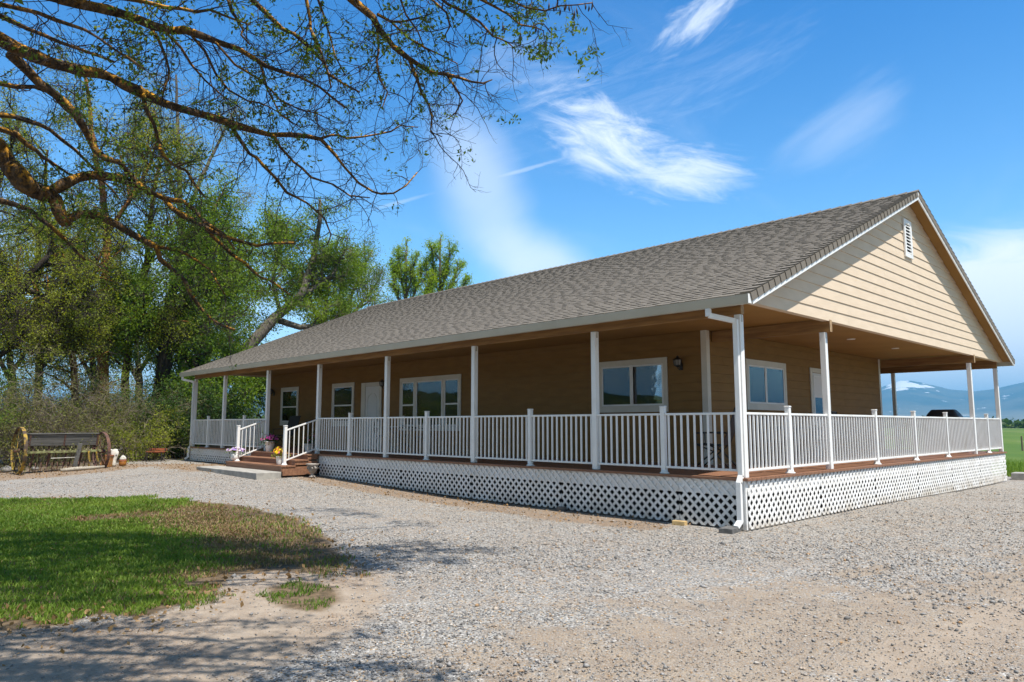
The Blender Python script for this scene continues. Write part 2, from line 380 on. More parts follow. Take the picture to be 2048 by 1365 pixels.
# ------------------------------------------------------------------ the setting: ground, drive, hills
def px_poly(pts, z=-.72):
    out = []
    for x, y in pts:
        p = on_z(x, y, z)
        for _ in range(4): p = on_z(x, y, gz(p[0], p[1]))
        out.append(p[:2])
    return np.array(out)
def inside(P, poly):
    x, y = P[:, 0], P[:, 1]; c = np.zeros(len(P), bool); n = len(poly)
    for i in range(n):
        x0, y0 = poly[i]; x1, y1 = poly[(i + 1) % n]
        if y0 == y1: continue
        c ^= ((y0 > y) != (y1 > y)) & (x < (x1 - x0) * (y - y0) / (y1 - y0) + x0)
    return c
def dist_poly(P, poly, closed=True):
    d = np.full(len(P), 1e9); n = len(poly)
    for i in range(n if closed else n - 1):
        a = poly[i]; b = poly[(i + 1) % n]; ab = b - a
        t = np.clip(((P - a) @ ab) / (ab @ ab + 1e-12), 0, 1); d = np.minimum(d, np.linalg.norm(P - a - t[:, None] * ab, axis=1))
    return d
def sdf(P, poly): d = dist_poly(P, poly); return np.where(inside(P, poly), d, -d)
# lawn outline as it lies on the ground (the part left of the frame is only estimated)
LAWN = np.vstack([px_poly([(-250, 1010), (0, 998), (180, 995), (330, 998), (480, 1010), (600, 1040), (655, 1075), (690, 1120), (660, 1150), (560, 1140), (470, 1150), (425, 1190), (360, 1212), (280, 1236), (200, 1225), (120, 1250), (0, 1262), (-350, 1290)])])
TUFT = px_poly([(540, 1172), (600, 1160), (670, 1172), (680, 1200), (640, 1222), (570, 1215), (535, 1195)])
BARE = px_poly([(-300, 1300), (0, 1262), (280, 1236), (430, 1185), (480, 1150), (700, 1110), (760, 1150), (760, 1230), (600, 1310), (350, 1420), (-300, 1700)])
TRACK = px_poly([(1080, 1250), (1350, 1190), (1560, 1165), (1800, 1180), (2048, 1120), (2300, 1080), (2400, 1300), (2100, 1420), (1500, 1430), (1150, 1380), (900, 1330)])
TRACK2 = px_poly([(1560, 1420), (1620, 1330), (1800, 1265), (2048, 1180), (2300, 1140), (2300, 1200), (2048, 1250), (1900, 1300), (1800, 1420)])
MULCH = px_poly([(600, 948), (700, 962), (900, 990), (1180, 1027), (1350, 1050), (1300, 1062), (1100, 1040), (850, 1005), (680, 975), (590, 958)])
MULCH2 = px_poly([(-200, 950), (0, 945), (200, 930), (480, 928), (440, 945), (380, 942), (300, 932), (200, 945), (100, 955), (-200, 970)])
TANPATCH = px_poly([(1640, 1145), (1780, 1120), (1790, 1140), (1700, 1160)])

def rnoise(P, s, seed):
    """cheap smooth value noise on the plane"""
    r = np.random.RandomState(seed); g = r.rand(64, 64); q = P / s
    i = np.floor(q).astype(int); f = q - i; f = f * f * (3 - 2 * f)
    a = g[i[:, 0] % 64, i[:, 1] % 64]; b = g[(i[:, 0] + 1) % 64, i[:, 1] % 64]; c = g[i[:, 0] % 64, (i[:, 1] + 1) % 64]; d = g[(i[:, 0] + 1) % 64, (i[:, 1] + 1) % 64]
    return (a * (1 - f[:, 0]) + b * f[:, 0]) * (1 - f[:, 1]) + (c * (1 - f[:, 0]) + d * f[:, 0]) * f[:, 1]
def fbm(P, s, seed): return rnoise(P, s, seed) * .55 + rnoise(P, s / 2.3, seed + 1) * .3 + rnoise(P, s / 5.1, seed + 2) * .15

def build_ground():
    m, t, b = material('field_and_soil')
    v = coord(t, 'Object'); far = t.attr('tint').outputs['Fac']
    g = t.mix(t.ramp(t.noise(v, .05, 6), .35, .65), (.060, .120, .022), (.10, .155, .032))
    sep = t.node('ShaderNodeSeparateXYZ'); t.l.new(v, sep.inputs[0])
    band = t.noise(t.comb(t.math('MULTIPLY', sep.outputs[0], .012), t.math('MULTIPLY', sep.outputs[1], .012), 0.0), 1.0, 3)
    g = t.mix(t.ramp(band, .50, .56, 0, .75), g, (.27, .25, .13))
    g = t.mix(t.ramp(t.noise(v, 9, 4), .45, .7, 0, .5), g, (.12, .20, .035))
    soil = t.mix(t.ramp(t.noise(v, 3, 6), .35, .65), (.17, .125, .09), (.30, .235, .175))
    t.set(b.inputs['Base Color'], t.mix(far, soil, g)); b.inputs['Roughness'].default_value = .95; b.inputs['Specular IOR Level'].default_value = .15
    bump(t, b, t.noise(v, 14, 5), .6, .05)
    s = np.sinh(np.linspace(-8.2, 8.2, 261)); ax = s / s.max() * 26000
    X, Y = np.meshgrid(ax - 4, ax, indexing='ij'); P = np.stack([X.ravel(), Y.ravel()], 1)
    Z = ground_z(P[:, 0], P[:, 1]) - .02
    far_ = smooth01((P[:, 1] - 17.2) / 2.0) * smooth01((P[:, 0] + 24) / 6)
    rr = np.hypot(P[:, 0], P[:, 1]); far_ = np.maximum(far_, smooth01((rr - 60) / 40))
    n = len(ax); i = np.arange(n * n).reshape(n, n); F = np.stack([i[:-1, :-1], i[1:, :-1], i[1:, 1:], i[:-1, 1:]], -1).reshape(-1, 4)
    tag(mesh_np('ground', np.column_stack([P, Z]), F, m, tint=far_, smooth=True), kind='structure')

def build_drive():
    m, t, b = material('crushed_gravel_drive')
    v = coord(t, 'Object')
    def A(n): return t.attr(n).outputs['Fac']
    brk = t.noise(v, 1.6, 6, .7); fine = t.noise(v, 9, 5, .7)
    vo = t.node('ShaderNodeTexVoronoi'); vo.inputs['Scale'].default_value = 62; t.l.new(v, vo.inputs['Vector'])
    vo2 = t.node('ShaderNodeTexVoronoi'); vo2.inputs['Scale'].default_value = 130; t.l.new(v, vo2.inputs['Vector'])
    s1 = t.node('ShaderNodeSeparateColor'); t.l.new(vo.outputs['Color'], s1.inputs[0])
    s2 = t.node('ShaderNodeSeparateColor'); t.l.new(vo2.outputs['Color'], s2.inputs[0])
    grey = t.mix(t.ramp(s1.outputs[0], 0, 1), (.195, .188, .176), (.445, .425, .392))
    grey = t.mix(t.ramp(s1.outputs[1], .80, .84), grey, (.085, .082, .085))
    grey = t.mix(t.ramp(s1.outputs[2], .90, .93), grey, (.42, .28, .14))
    grey = t.mix(t.ramp(s1.outputs[2], .06, .03), grey, (.62, .60, .57))
    small = t.mix(t.ramp(s2.outputs[0], 0, 1), (.22, .208, .192), (.385, .365, .335))
    grey = t.mix(t.ramp(fine, .5, .62, 0, .75), grey, small)
    tan = t.mix(t.ramp(t.noise(v, 5, 6, .7), .3, .7), (.25, .18, .125), (.40, .31, .225))
    tan = t.mix(t.ramp(s2.outputs[1], .68, .74, 0, .7), tan, small); tan = t.mix(t.ramp(s1.outputs[1], .88, .9, 0, .8), tan, (.13, .11, .09))
    ochre = t.mix(t.ramp(t.noise(v, 4, 5), .3, .7), (.27, .195, .13), (.36, .275, .19)); ochre = t.mix(t.ramp(s2.outputs[1], .62, .7, 0, .7), ochre, small)
    pale = t.mix(t.ramp(t.noise(v, 6, 6, .7), .3, .7), (.29, .225, .165), (.385, .315, .245))
    pale = t.mix(t.ramp(s2.outputs[2], .80, .86, 0, .5), pale, small)
    mulch = t.mix(t.ramp(s2.outputs[0], .2, .8), (.17, .125, .09), (.38, .29, .21))
    under = t.mix(t.ramp(t.noise(v, 14, 4), .35, .65), (.10, .075, .045), (.20, .14, .085))
    def M(n, w=.55): return t.ramp(t.math('ADD', A(n), t.math('MULTIPLY', t.math('SUBTRACT', t.math('ADD', t.math('MULTIPLY', brk, .6), t.math('MULTIPLY', fine, .4)), .5), w * 2)), .35, .65)
    # a dusting of soil shows between the stones everywhere
    c = t.mix(t.math('MULTIPLY', t.ramp(brk, .42, .75), .55), grey, tan)
    c = t.mix(t.math('MULTIPLY', M('track', 1.3), .72), c, ochre)
    c = t.mix(t.math('MULTIPLY', M('track2', 1.0), .62), c, pale)
    c = t.mix(M('bare', .5), c, t.mix(t.ramp(t.noise(v, 1.1, 4), .4, .6), tan, pale))
    c = t.mix(M('mulch', .9), c, mulch)
    c = t.mix(M('lawn', .25), c, under)
    t.set(b.inputs['Base Color'], c); b.inputs['Roughness'].default_value = .95; b.inputs['Specular IOR Level'].default_value = .2
    soft = t.math('SUBTRACT', 1.0, t.math('MULTIPLY', t.math('MAXIMUM', M('bare', .5), M('track2', .7)), .6))
    h = t.math('MULTIPLY', t.math('ADD', t.math('SUBTRACT', 1.0, vo.outputs['Distance']), t.math('MULTIPLY', s1.outputs[0], .5)), soft)
    h = t.math('ADD', h, t.math('MULTIPLY', fine, .6))
    bump(t, b, h, .7, .014)
    # graded grid: fine near the camera
    def axis(c0, lo, hi, n):
        q = np.sinh(np.linspace(math.asinh((lo - c0) / 6), math.asinh((hi - c0) / 6), n)) * 6 + c0; return q
    X, Y = np.meshgrid(axis(3, -60, 60, 330), axis(-8, -70, 18.5, 330), indexing='ij'); P = np.stack([X.ravel(), Y.ravel()], 1)
    Z = ground_z(P[:, 0], P[:, 1]) - .010 + .022 * (fbm(P, 1.7, 3) - .5) + .008 * (fbm(P, .35, 9) - .5)
    n = 330; i = np.arange(n * n).reshape(n, n); F = np.stack([i[:-1, :-1], i[1:, :-1], i[1:, 1:], i[:-1, 1:]], -1).reshape(-1, 4)
    # irregular outer edge: the drive ends at the brush line on the left and at the field on the right
    edge = px_poly([(-600, 975), (0, 940), (330, 923), (420, 921)])
    cx, cy = P[F].mean(1).T; Q = np.stack([cx, cy], 1)
    brush = (Q[:, 0] < -15) & (Q[:, 0] < -22.5 + .35 * (Q[:, 1] + 1) * (Q[:, 1] < 3) * -1 + fbm(Q, 2.0, 5) * 1.6 - .8)
    fieldside = Q[:, 1] > 16.9 + fbm(Q, 1.3, 15) * .9
    left = Q[:, 0] < -40
    F = F[~(fieldside | (brush & (Q[:, 1] > -9)) | left)]
    o = mesh_np('gravel_drive', np.column_stack([P, Z]), F, m, smooth=True); tag(o, kind='structure')
    def put(name, val):
        a = o.data.attributes.new(name, 'FLOAT', 'POINT'); a.data.foreach_set('value', np.clip(val, 0, 1).astype(np.float32))
    put('lawn', np.maximum(.5 + sdf(P, LAWN) / .5, .5 + sdf(P, TUFT) / .4)); put('bare', .5 + sdf(P, BARE) / .8)
    put('track', np.maximum(.46 + sdf(P, TRACK) / 2.6, .4 + sdf(P, TANPATCH) / .3)); put('track2', .48 + sdf(P, TRACK2) / 1.1)
    put('mulch', np.maximum(np.maximum(.42 + sdf(P, MULCH) / .6, .5 + sdf(P, MULCH2) / 1.2), .42 - np.abs(P[:, 1] + .22) / .5 * (P[:, 0] < .2) - 5 * ((P[:, 0] > .2) | (P[:, 0] < -22))))
build_ground(); build_drive()

def build_grass():
    rng = np.random.RandomState(4)
    def blades(poly, dens, hmin, hmax, dry_f, mat, name):
        lo = poly.min(0); hi = poly.max(0); lo = np.maximum(lo, [-17, -12]); n = int((hi - lo).prod() * dens)
        P = lo + rng.rand(n, 2) * (hi - lo); s = sdf(P, poly); d = np.hypot(*(P - CAM[:2]).T)
        keep = (s + (fbm(P, .5, 31) - .5) * (1.3 if name != 'grass_tuft' else 1.0) - .06 > 0) & (rng.rand(n) < np.clip(9.0 / d, .35, 1)) & (rng.rand(n) < dry_f(P, s))
        return P[keep]
    # dry where the lawn thins out towards the drive
    ctr = px_poly([(470, 1022), (590, 1060), (680, 1110), (420, 1022), (200, 1036)])
    def dryness(P):
        d = np.minimum(dist_poly(P, ctr[:3], False) / 2.3, dist_poly(P, ctr[3:], False) / .75)
        edge = 1 - np.clip(sdf(P, LAWN) / .5, 0, 1)
        return np.clip(1.08 - d + .7 * (fbm(P, .8, 41) - .45) + .3 * edge * (P[:, 0] > -9), 0, 1)
    for name, mat, poly, dens, fn in (
        ('lawn_grass', GRASS, LAWN, 3000, lambda P, s: 1.0 - .93 * smooth01((dryness(P) - .25) / .45)),
        ('dry_lawn_grass', DRYGRASS, LAWN, 2600, lambda P, s: (.10 + .75 * smooth01((dryness(P) - .2) / .5)) * (1 - .75 * smooth01((dryness(P) - .75) / .3))),
        ('grass_tuft', GRASS, TUFT, 3200, lambda P, s: .62 * smooth01((fbm(P, .22, 63) - .36) / .2))):
        P = blades(poly, dens, .04, .09, fn, mat, name); n = len(P)
        h = rng.uniform(.018, .062, n) * (1 + 1.1 * (fbm(P, .7, 77) - .5)) * {'dry_lawn_grass': .7, 'grass_tuft': .62}.get(name, 1); w = rng.uniform(.0022, .0042, n) * np.clip(np.hypot(*(P - CAM[:2]).T) / 5, 1, 2.2)
        an = rng.rand(n) * 6.283; lean = rng.uniform(.2, 1.0, n) * (1.3 if 'dry' in name else 1); la = rng.rand(n) * 6.283
        z = ground_z(P[:, 0], P[:, 1]) - .005
        b0 = np.column_stack([P, z]); side = np.column_stack([np.cos(an) * w, np.sin(an) * w, np.zeros(n)])
        off = np.column_stack([np.cos(la) * lean * h, np.sin(la) * lean * h, h * 1.0])
        mid = b0 + off * [.35, .35, .62]; tip = b0 + off
        V = np.stack([b0 - side, b0 + side, mid + side * .8, mid - side * .8, tip], 1).reshape(-1, 3)
        k = np.arange(n)[:, None] * 5; F = np.concatenate([k + [0, 1, 2], k + [0, 2, 3], k + [3, 2, 4]], 0)
        tn = np.repeat(np.clip(fbm(P, 1.1, 51) + rng.normal(0, .22, n), 0, 1), 5)
        lab = {'lawn_grass': 'green lawn grass in tree shade beside the gravel drive', 'dry_lawn_grass': 'straw coloured dry grass along the edge of the lawn', 'grass_tuft': 'small green grass patch on bare soil beside the lawn'}[name]
        tag(mesh_np(name, V, F, mat, tint=tn), lab, 'grass', kind='stuff')
build_grass()

def build_stones():
    """loose stones lying on the drive: small faceted lumps, denser near the camera where they show"""
    m, t, b = material('loose_gravel_stone'); tn = t.attr('tint').outputs['Fac']
    cr = t.node('ShaderNodeValToRGB'); t.l.new(tn, cr.inputs[0]); e = cr.color_ramp.elements
    e[0].color = (.13, .122, .115, 1); e[1].color = (.50, .475, .44, 1)
    for p, c in ((.3, (.24, .235, .23, 1)), (.62, (.38, .36, .345, 1)), (.80, (.36, .30, .24, 1)), (.86, (.36, .22, .11, 1))):
        q = e.new(p); q.color = c
    t.set(b.inputs['Base Color'], cr.outputs[0]); b.inputs['Roughness'].default_value = .9; b.inputs['Specular IOR Level'].default_value = .25
    rng = np.random.RandomState(12); n = 150000
    u = rng.rand(n); D = 2.2 + 20 * u ** 1.7; a = YAW + rng.uniform(-R(40), R(40), n)
    P = CAM[:2] + np.stack([np.cos(a) * D, np.sin(a) * D], 1)
    soft = np.maximum(np.clip(.5 + sdf(P, BARE) / .8, 0, 1) * .85, np.clip(.5 + sdf(P, TRACK2) / .6, 0, 1) * .6); soft = np.maximum(soft, np.clip(.5 + sdf(P, TRACK) / 1.6, 0, 1) * .45)
    keep = (sdf(P, LAWN) < 0) & (sdf(P, TUFT) < -.05) & (rng.rand(n) > soft) & ~((P[:, 1] > -.12) & (P[:, 0] < .12)) & (P[:, 1] < 16)
    P = P[keep]; n = len(P); D = np.hypot(*(P - CAM[:2]).T)
    r = rng.lognormal(math.log(.0062), .42, n) * np.clip(D / 6, .9, 1.25); r = np.minimum(r, .03)
    base = np.array([(1, 0, 0), (0, 1, 0), (-1, 0, 0), (0, -1, 0), (0, 0, 1), (0, 0, -1)], float)
    V = base[None] * (1 + rng.uniform(-.35, .35, (n, 6, 1))) * r[:, None, None] * rng.uniform([.8, .8, .45], [1.35, 1.0, .8], (n, 3))[:, None]
    V += rng.uniform(-.3, .3, (n, 6, 3)) * r[:, None, None]
    an = rng.rand(n) * 6.283; c, s = np.cos(an), np.sin(an)
    V = np.stack([V[..., 0] * c[:, None] - V[..., 1] * s[:, None], V[..., 0] * s[:, None] + V[..., 1] * c[:, None], V[..., 2]], -1)
    V += np.column_stack([P, ground_z(P[:, 0], P[:, 1]) - .008 + r * .25])[:, None]
    T = np.array([(0, 1, 4), (1, 2, 4), (2, 3, 4), (3, 0, 4), (1, 0, 5), (2, 1, 5), (3, 2, 5), (0, 3, 5)])
    F = (np.arange(n)[:, None, None] * 6 + T).reshape(-1, 3)
    tag(mesh_np('loose_gravel', V.reshape(-1, 3), F, m, tint=np.repeat(rng.rand(n), 6)), 'loose grey and tan gravel stones strewn over the drive', 'gravel', kind='stuff')
build_stones()

def build_mountains():
    m, t, b = material('forested_mountain'); v = coord(t, 'Object'); tn = t.attr('tint').outputs['Fac']
    n = t.noise(v, .0016, 6, .6); c = t.mix(t.ramp(n, .4, .6), (.035, .050, .032), (.10, .098, .06))
    low = t.attr('low').outputs['Fac']; c = t.mix(low, c, t.mix(t.ramp(t.noise(v, .004, 5), .4, .6), (.15, .14, .085), (.24, .21, .13)))
    sn = t.noise(t.vmul(v, (1, 1, 2.5)), .0042, 6, .65)
    c = t.mix(t.ramp(t.math('ADD', tn, t.math('MULTIPLY', t.math('SUBTRACT', sn, .5), 3.8)), .56, .66), c, (.85, .86, .9))
    t.set(b.inputs['Base Color'], c); b.inputs['Roughness'].default_value = 1; b.inputs['Specular IOR Level'].default_value = 0
    # skyline seen from the yard: azimuth (pixel column) against height in pixels above the horizon
    prof = [(-6000, 40), (-3500, 60), (-2000, 62), (-800, 45), (0, 50), (420, 58), (520, 78), (600, 85), (900, 60), (1300, 46), (1600, 48), (1700, 55), (1745, 60), (1770, 70), (1800, 78), (1822, 78), (1850, 73), (1900, 61), (1950, 57), (1985, 60), (2048, 70), (2200, 86), (2500, 70), (3200, 60), (5200, 45), (9000, 40)]
    xs = np.array([math.atan((p[0] - 1024) / F_PX) for p in prof]); hs = np.array([p[1] for p in prof]) / F_PX * 1.0
    R0, R1 = 5200, 12500; na, nr = 640, 90
    A = np.linspace(-1.15, 1.15, na); rr = np.linspace(R0, R1, nr)
    AA, RR = np.meshgrid(A, rr, indexing='ij')
    X = CAM[0] + RR * np.cos(YAW - AA); Y = CAM[1] + RR * np.sin(YAW - AA); P = np.stack([X.ravel(), Y.ravel()], 1)
    crest = 9000.0
    H = np.interp(AA, xs, hs) * crest
    u = (RR - R0) / (crest - R0); sh = np.where(u < 1, np.clip(u, 0, 1) ** 1.5, np.clip(1 - (RR - crest) / (R1 - crest), 0, 1) ** 1.2)
    rid = (fbm(P, 1900, 5).reshape(AA.shape) - .5) * .34 + (fbm(P, 620, 8).reshape(AA.shape) - .5) * .14
    Z = H * sh * (1 + rid * (1 - sh ** 4)) * (RR / crest) ** .0 - 3
    px = 1024 + np.tan(np.clip(AA, -1.2, 1.2)) * F_PX
    hh = Z / crest * F_PX
    snow = np.exp(-((px - 1800) / 34) ** 2) * smooth01((hh - 46) / 18) + .75 * np.exp(-((px - 1850) / 16) ** 2 - ((hh - 62) / 4) ** 2) + .62 * np.exp(-((px - 1872) / 16) ** 2 - ((hh - 54) / 3) ** 2)
    low = 1 - smooth01((hh - 4) / 22)
    i = np.arange(na * nr).reshape(na, nr); F = np.stack([i[:-1, :-1], i[:-1, 1:], i[1:, 1:], i[1:, :-1]], -1).reshape(-1, 4)
    o = mesh_np('mountains', np.column_stack([P, Z.ravel()]), F, m, tint=np.clip(snow, 0, 1).ravel(), smooth=True); tag(o, kind='structure')
    a = o.data.attributes.new('low', 'FLOAT', 'POINT'); a.data.foreach_set('value', low.ravel().astype(np.float32))
build_mountains()
def build_near_hill():
    # wooded rise on the side the front windows look out on
    m, t, b = material('wooded_hillside'); v = coord(t, 'Object')
    t.set(b.inputs['Base Color'], t.mix(t.ramp(t.noise(v, .05, 6, .7), .4, .6), (.016, .030, .010), (.060, .075, .026))); b.inputs['Roughness'].default_value = 1; b.inputs['Specular IOR Level'].default_value = 0
    na, nr = 260, 40; A, RR = np.meshgrid(np.linspace(R(-172), R(-20), na), np.linspace(160, 700, nr), indexing='ij')
    P = np.stack([(RR * np.cos(A)).ravel(), (RR * np.sin(A)).ravel()], 1); u = ((RR - 160) / 540).ravel()
    edge = smooth01((A.ravel() - R(-172)) / .3) * smooth01((R(-20) - A.ravel()) / .3)
    Z = -2 + 20 * smooth01(u * 1.6) * edge * (.4 + 1.2 * fbm(P, 150, 6)) + 9 * (fbm(P, 14, 9) - .4) * edge * smooth01(u * 5)
    i = np.arange(na * nr).reshape(na, nr); F = np.stack([i[:-1, :-1], i[:-1, 1:], i[1:, 1:], i[1:, :-1]], -1).reshape(-1, 4)
    tag(mesh_np('wooded_hill', np.column_stack([P, Z]), F, m, smooth=True), kind='structure')
build_near_hill()

# ------------------------------------------------------------------ the house
GZ = -.75
house = thing('ranch_house', (0, 0, GZ), 'long tan ranch house with grey shingle roof and white railed porch', 'house')
XL, WY, WX, YB, YC = -21.08, 2.751, -2.206, 12.0, 14.80       # far end, front wall, gable-side wall, back wall, back columns
Z_CEIL, Z_BEAM = 2.62, 2.388
rngh = random.Random(5)
def lap_strip(mb, along, fixed, out, a0, a1, z0, z1, joints=True, tk=.023):
    """one lap board: leans out at its bottom edge; along = 'x' or 'y'; out = sign of the outward direction"""
    cuts = [a0]
    if joints:
        p = a0 + rngh.uniform(.6, 3.6)
        while p < a1 - .4: cuts.append(p); p += 3.66
    cuts.append(a1)
    for p, q in zip(cuts, cuts[1:]):
        q2 = q - .003
        if along == 'x': prof = [(p, fixed, z0), (q2, fixed, z0), (q2, fixed + out * tk, z0), (p, fixed + out * tk, z0), (p, fixed, z1), (q2, fixed, z1), (q2, fixed + out * .004, z1), (p, fixed + out * .004, z1)]
        else: prof = [(fixed, p, z0), (fixed, q2, z0), (fixed + out * tk, q2, z0), (fixed + out * tk, p, z0), (fixed, p, z1), (fixed, q2, z1), (fixed + out * .004, q2, z1), (fixed + out * .004, p, z1)]
        mb.hexa(prof)
EXPO = .178
def lap_wall(along, fixed, out, a0, a1, z0, z1):
    mb = MB(); z = z0
    while z < z1 - .02:
        lap_strip(mb, along, fixed, out, a0, a1, z, min(z + EXPO, z1) - .0015); z += EXPO
    # sheathing behind
    if along == 'x': mb.box(a0, a1, fixed - out * .002, fixed - out * .12, z0, z1)
    else: mb.box(fixed - out * .002, fixed - out * .12, a0, a1, z0, z1)
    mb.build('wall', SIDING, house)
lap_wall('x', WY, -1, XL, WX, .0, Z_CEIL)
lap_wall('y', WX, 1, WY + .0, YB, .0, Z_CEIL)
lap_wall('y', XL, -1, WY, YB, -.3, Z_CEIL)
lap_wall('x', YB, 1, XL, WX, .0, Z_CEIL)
def corner_board(x0, x1, y0, y1, z0=0.0, z1=Z_CEIL - .002): MB().box(x0, x1, y0, y1, z0, z1).build('corner_board', TRIM, house, bevel=.003)
corner_board(WX - .10, WX + .024, WY - .024, WY - .017 + .0); corner_board(WX + .017, WX + .0245, WY - .0165, WY + .10)
corner_board(WX + .017, WX + .024, YB - .10, YB + .02)
corner_board(XL - .02, XL + .09, WY - .024, WY - .017)

# --- roof
EO, EX, ER_Z, RY, RZ = .386, .405, 2.60, 7.375, 5.86        # eave overhang, rake overhang, deck height at eave, ridge y and z
YE2 = 2 * RY + EO
SL = (RZ - ER_Z) / (RY + EO); XF = -21.48
SLEN = math.hypot(RZ - ER_Z, RY + EO); cs, sn = (RY + EO) / SLEN, (RZ - ER_Z) / SLEN
XR = EX - .005
roof = MB()
for sgn in (1, -1):
    ye = -EO if sgn == 1 else YE2
    for a, b, up in ((0, SLEN, 0),):
        p = lambda s, h: (ye + sgn * (s * cs - h * sn), ER_Z + s * sn + h * cs)
        q = [p(0, -.02), p(SLEN, -.02), p(SLEN, .012), p(0, .012)]
        roof.prism(q, 0, XF + .012, XR - .012)
roof = roof.build('roof', CEIL, house)
rs = random.Random(11)
def course(mb, sgn, s0, expo, x0, x1, wlo, whi, dark):
    ye = -EO if sgn == 1 else YE2
    def p(s, h): return ye + sgn * (s * cs - h * sn), ER_Z + s * sn + h * cs
    x = x0; fl = 0
    while x < x1:
        w = rs.uniform(wlo, whi); x2 = min(x + w, x1); fl ^= 1
        th = .0155 if fl else .0085; th += rs.uniform(-.001, .001)
        tn = min(1, max(0, rs.gauss(.56 if fl else .42, .11)))
        s_ = s0 - (rs.uniform(0, .012) if fl else 0)
        (ya, za), (yb, zb) = p(s_, .012 + .002), p(s_, .012 + th + .006); (yc, zc), (yd, zd) = p(s0 + expo + .03, .012 + .0025), p(s0 + expo + .03, .0125 + .0045)
        e = .0015
        mb.hexa([(x + e, ya, za), (x2 - e, ya, za), (x2 - e, yc, zc), (x + e, yc, zc), (x + e, yb, zb), (x2 - e, yb, zb), (x2 - e, yd, zd), (x + e, yd, zd)], tn)
        x = x2
for sgn in (1, -1):
    mb = MB(); n = int((SLEN - .05) / .142)
    for i in range(n):
        if sgn == 1: course(mb, 1, -.025 + i * .142, .142, XF, XR - .10, .09, .24, 0)
        else: course(mb, -1, -.025 + i * .142, .142, XF, XR - .10, 1.2, 2.0, 0)
    mb.build('shingles', SHINGLE, roof)
# stepped trim tiles along the near rakes
for sgn in (1, -1):
    mb = MB(); s = -.03; i = 0
    ye = -EO if sgn == 1 else YE2
    def p(s, h): return ye + sgn * (s * cs - h * sn), ER_Z + s * sn + h * cs
    while s < SLEN - .06:
        L = .20; (ya, za) = p(s, .052); (yb, zb) = p(s + L + .02, .030); (yc, zc) = p(s, -.085); (yd, zd) = p(s + L, -.085); (ye_, ze_) = p(s, .036); (yf, zf) = p(s + L + .02, .020)
        tn = rs.uniform(.30, .62)
        # cap on top of the roof edge and an apron hanging down over the rake board
        y0, z0 = p(s, .020); y1, z1 = p(s + L + .02, .014)
        mb.hexa([(XR - .135, y0, z0), (XR + .012, y0, z0), (XR + .012, y1, z1), (XR - .135, y1, z1), (XR - .135, ya, za), (XR + .030, ya, za), (XR + .024, yb, zb), (XR - .135, yb, zb)], tn)
        y2, z2 = p(s + .004, -.095); y3, z3 = p(s + L - .004, -.095)
        y4, z4 = p(s + .004, .019); y5, z5 = p(s + L - .004, .0135)
        mb.hexa([(XR + .0125, y2, z2), (XR + .030, y2, z2), (XR + .018, y3, z3), (XR + .0125, y3, z3), (XR + .0125, y4, z4), (XR + .030, y4, z4), (XR + .018, y5, z5), (XR + .0125, y5, z5)], tn * .9)
        s += L; i += 1
    mb.build('rake_shingles', SHINGLE, roof)
# ridge caps
mb = MB(); x = XR + .03; i = 0
while x > XF - .02:
    x2 = x - .24
    for sgn in (1, -1):
        def q(d, h): return RY - sgn * d * cs, RZ - d * sn + h
        y0, z0 = q(0, .062); y1, z1 = q(.15, .045); y2, z2 = q(.15, .030); y3, z3 = q(0, .030)
        u0, w0 = q(0, .040); u1, w1 = q(.15, .028); u2, w2 = q(.15, .018); u3, w3 = q(0, .018)
        mb.hexa([(x, y3, z3), (x, y2, z2), (x2 - .03, u2, w2), (x2 - .03, u3, w3), (x, y0, z0), (x, y1, z1), (x2 - .03, u1, w1), (x2 - .03, u0, w0)], rs.uniform(.25, .6))
    x = x2
mb.build('ridge_cap', SHINGLE, roof)
# rake boards (white) and soffit under the rake overhang
def rake(xa, xb, h0, h1, mat, name):
    for sgn in (1, -1):
        ye = -EO if sgn == 1 else YE2
        def p(s, h): return ye + sgn * (s * cs - h * sn), ER_Z + s * sn + h * cs
        top = SLEN - (.0 if sgn == 1 else .0)
        MB().prism([p(0.0, h0), p(SLEN + h0 * sn / cs, h0), p(SLEN + h1 * sn / cs, h1), p(0.0, h1)], 0, xa, xb).build(name, mat, house)
rake(XR - .012, XR + .012, -.150, .008, WHITE, 'rake_board')
rake(XF - .012, XF + .012, -.150, .008, WHITE, 'rake_board')
XG = .12                                                       # plane of the gable siding
rake(XG + .02, XR - .0125, -.032, -.021, CEIL, 'rake_soffit')
# gable siding above the porch opening
def gable(xp, out, z0):
    mb = MB(); z = z0; ex = .197
    def ylim(zz):
        d = max(0, (zz - (ER_Z - .033)) / SL); return -EO + d, YE2 - d
    while z < RZ - .12:
        z2 = min(z + ex, RZ - .06); a0, a1 = ylim(z); b0, b1 = ylim(z2)
        cuts = [0, 1]
        if z < 4.8:
            cuts = [0] + [rngh.choice([.40, .45, .58, .62] if z > 3.6 else [.27, .36, .58, .66, .74])] + [1]
        for u, w in zip(cuts, cuts[1:]):
            lo = lambda f: (a0 + (a1 - a0) * f if f in (0, 1) else -EO + (YE2 + EO) * f); hi = lambda f: (b0 + (b1 - b0) * f if f in (0, 1) else -EO + (YE2 + EO) * f)
            ya, yb, yc, yd = lo(u), lo(w) - (.004 if w < 1 else 0), hi(w) - (.004 if w < 1 else 0), hi(u)
            mb.hexa([(xp, ya, z), (xp, yb, z), (xp + out * .019, yb, z), (xp + out * .019, ya, z), (xp, yd, z2 - .002), (xp, yc, z2 - .002), (xp + out * .004, yc, z2 - .002), (xp + out * .004, yd, z2 - .002)])
        z = z2
    a0, a1 = ylim(z0)
    mb.prism([(a0, z0), (a1, z0), (RY, RZ - .04)], 0, xp - out * .003, xp - out * .10)
    mb.build('gable_wall', GABLE, house)
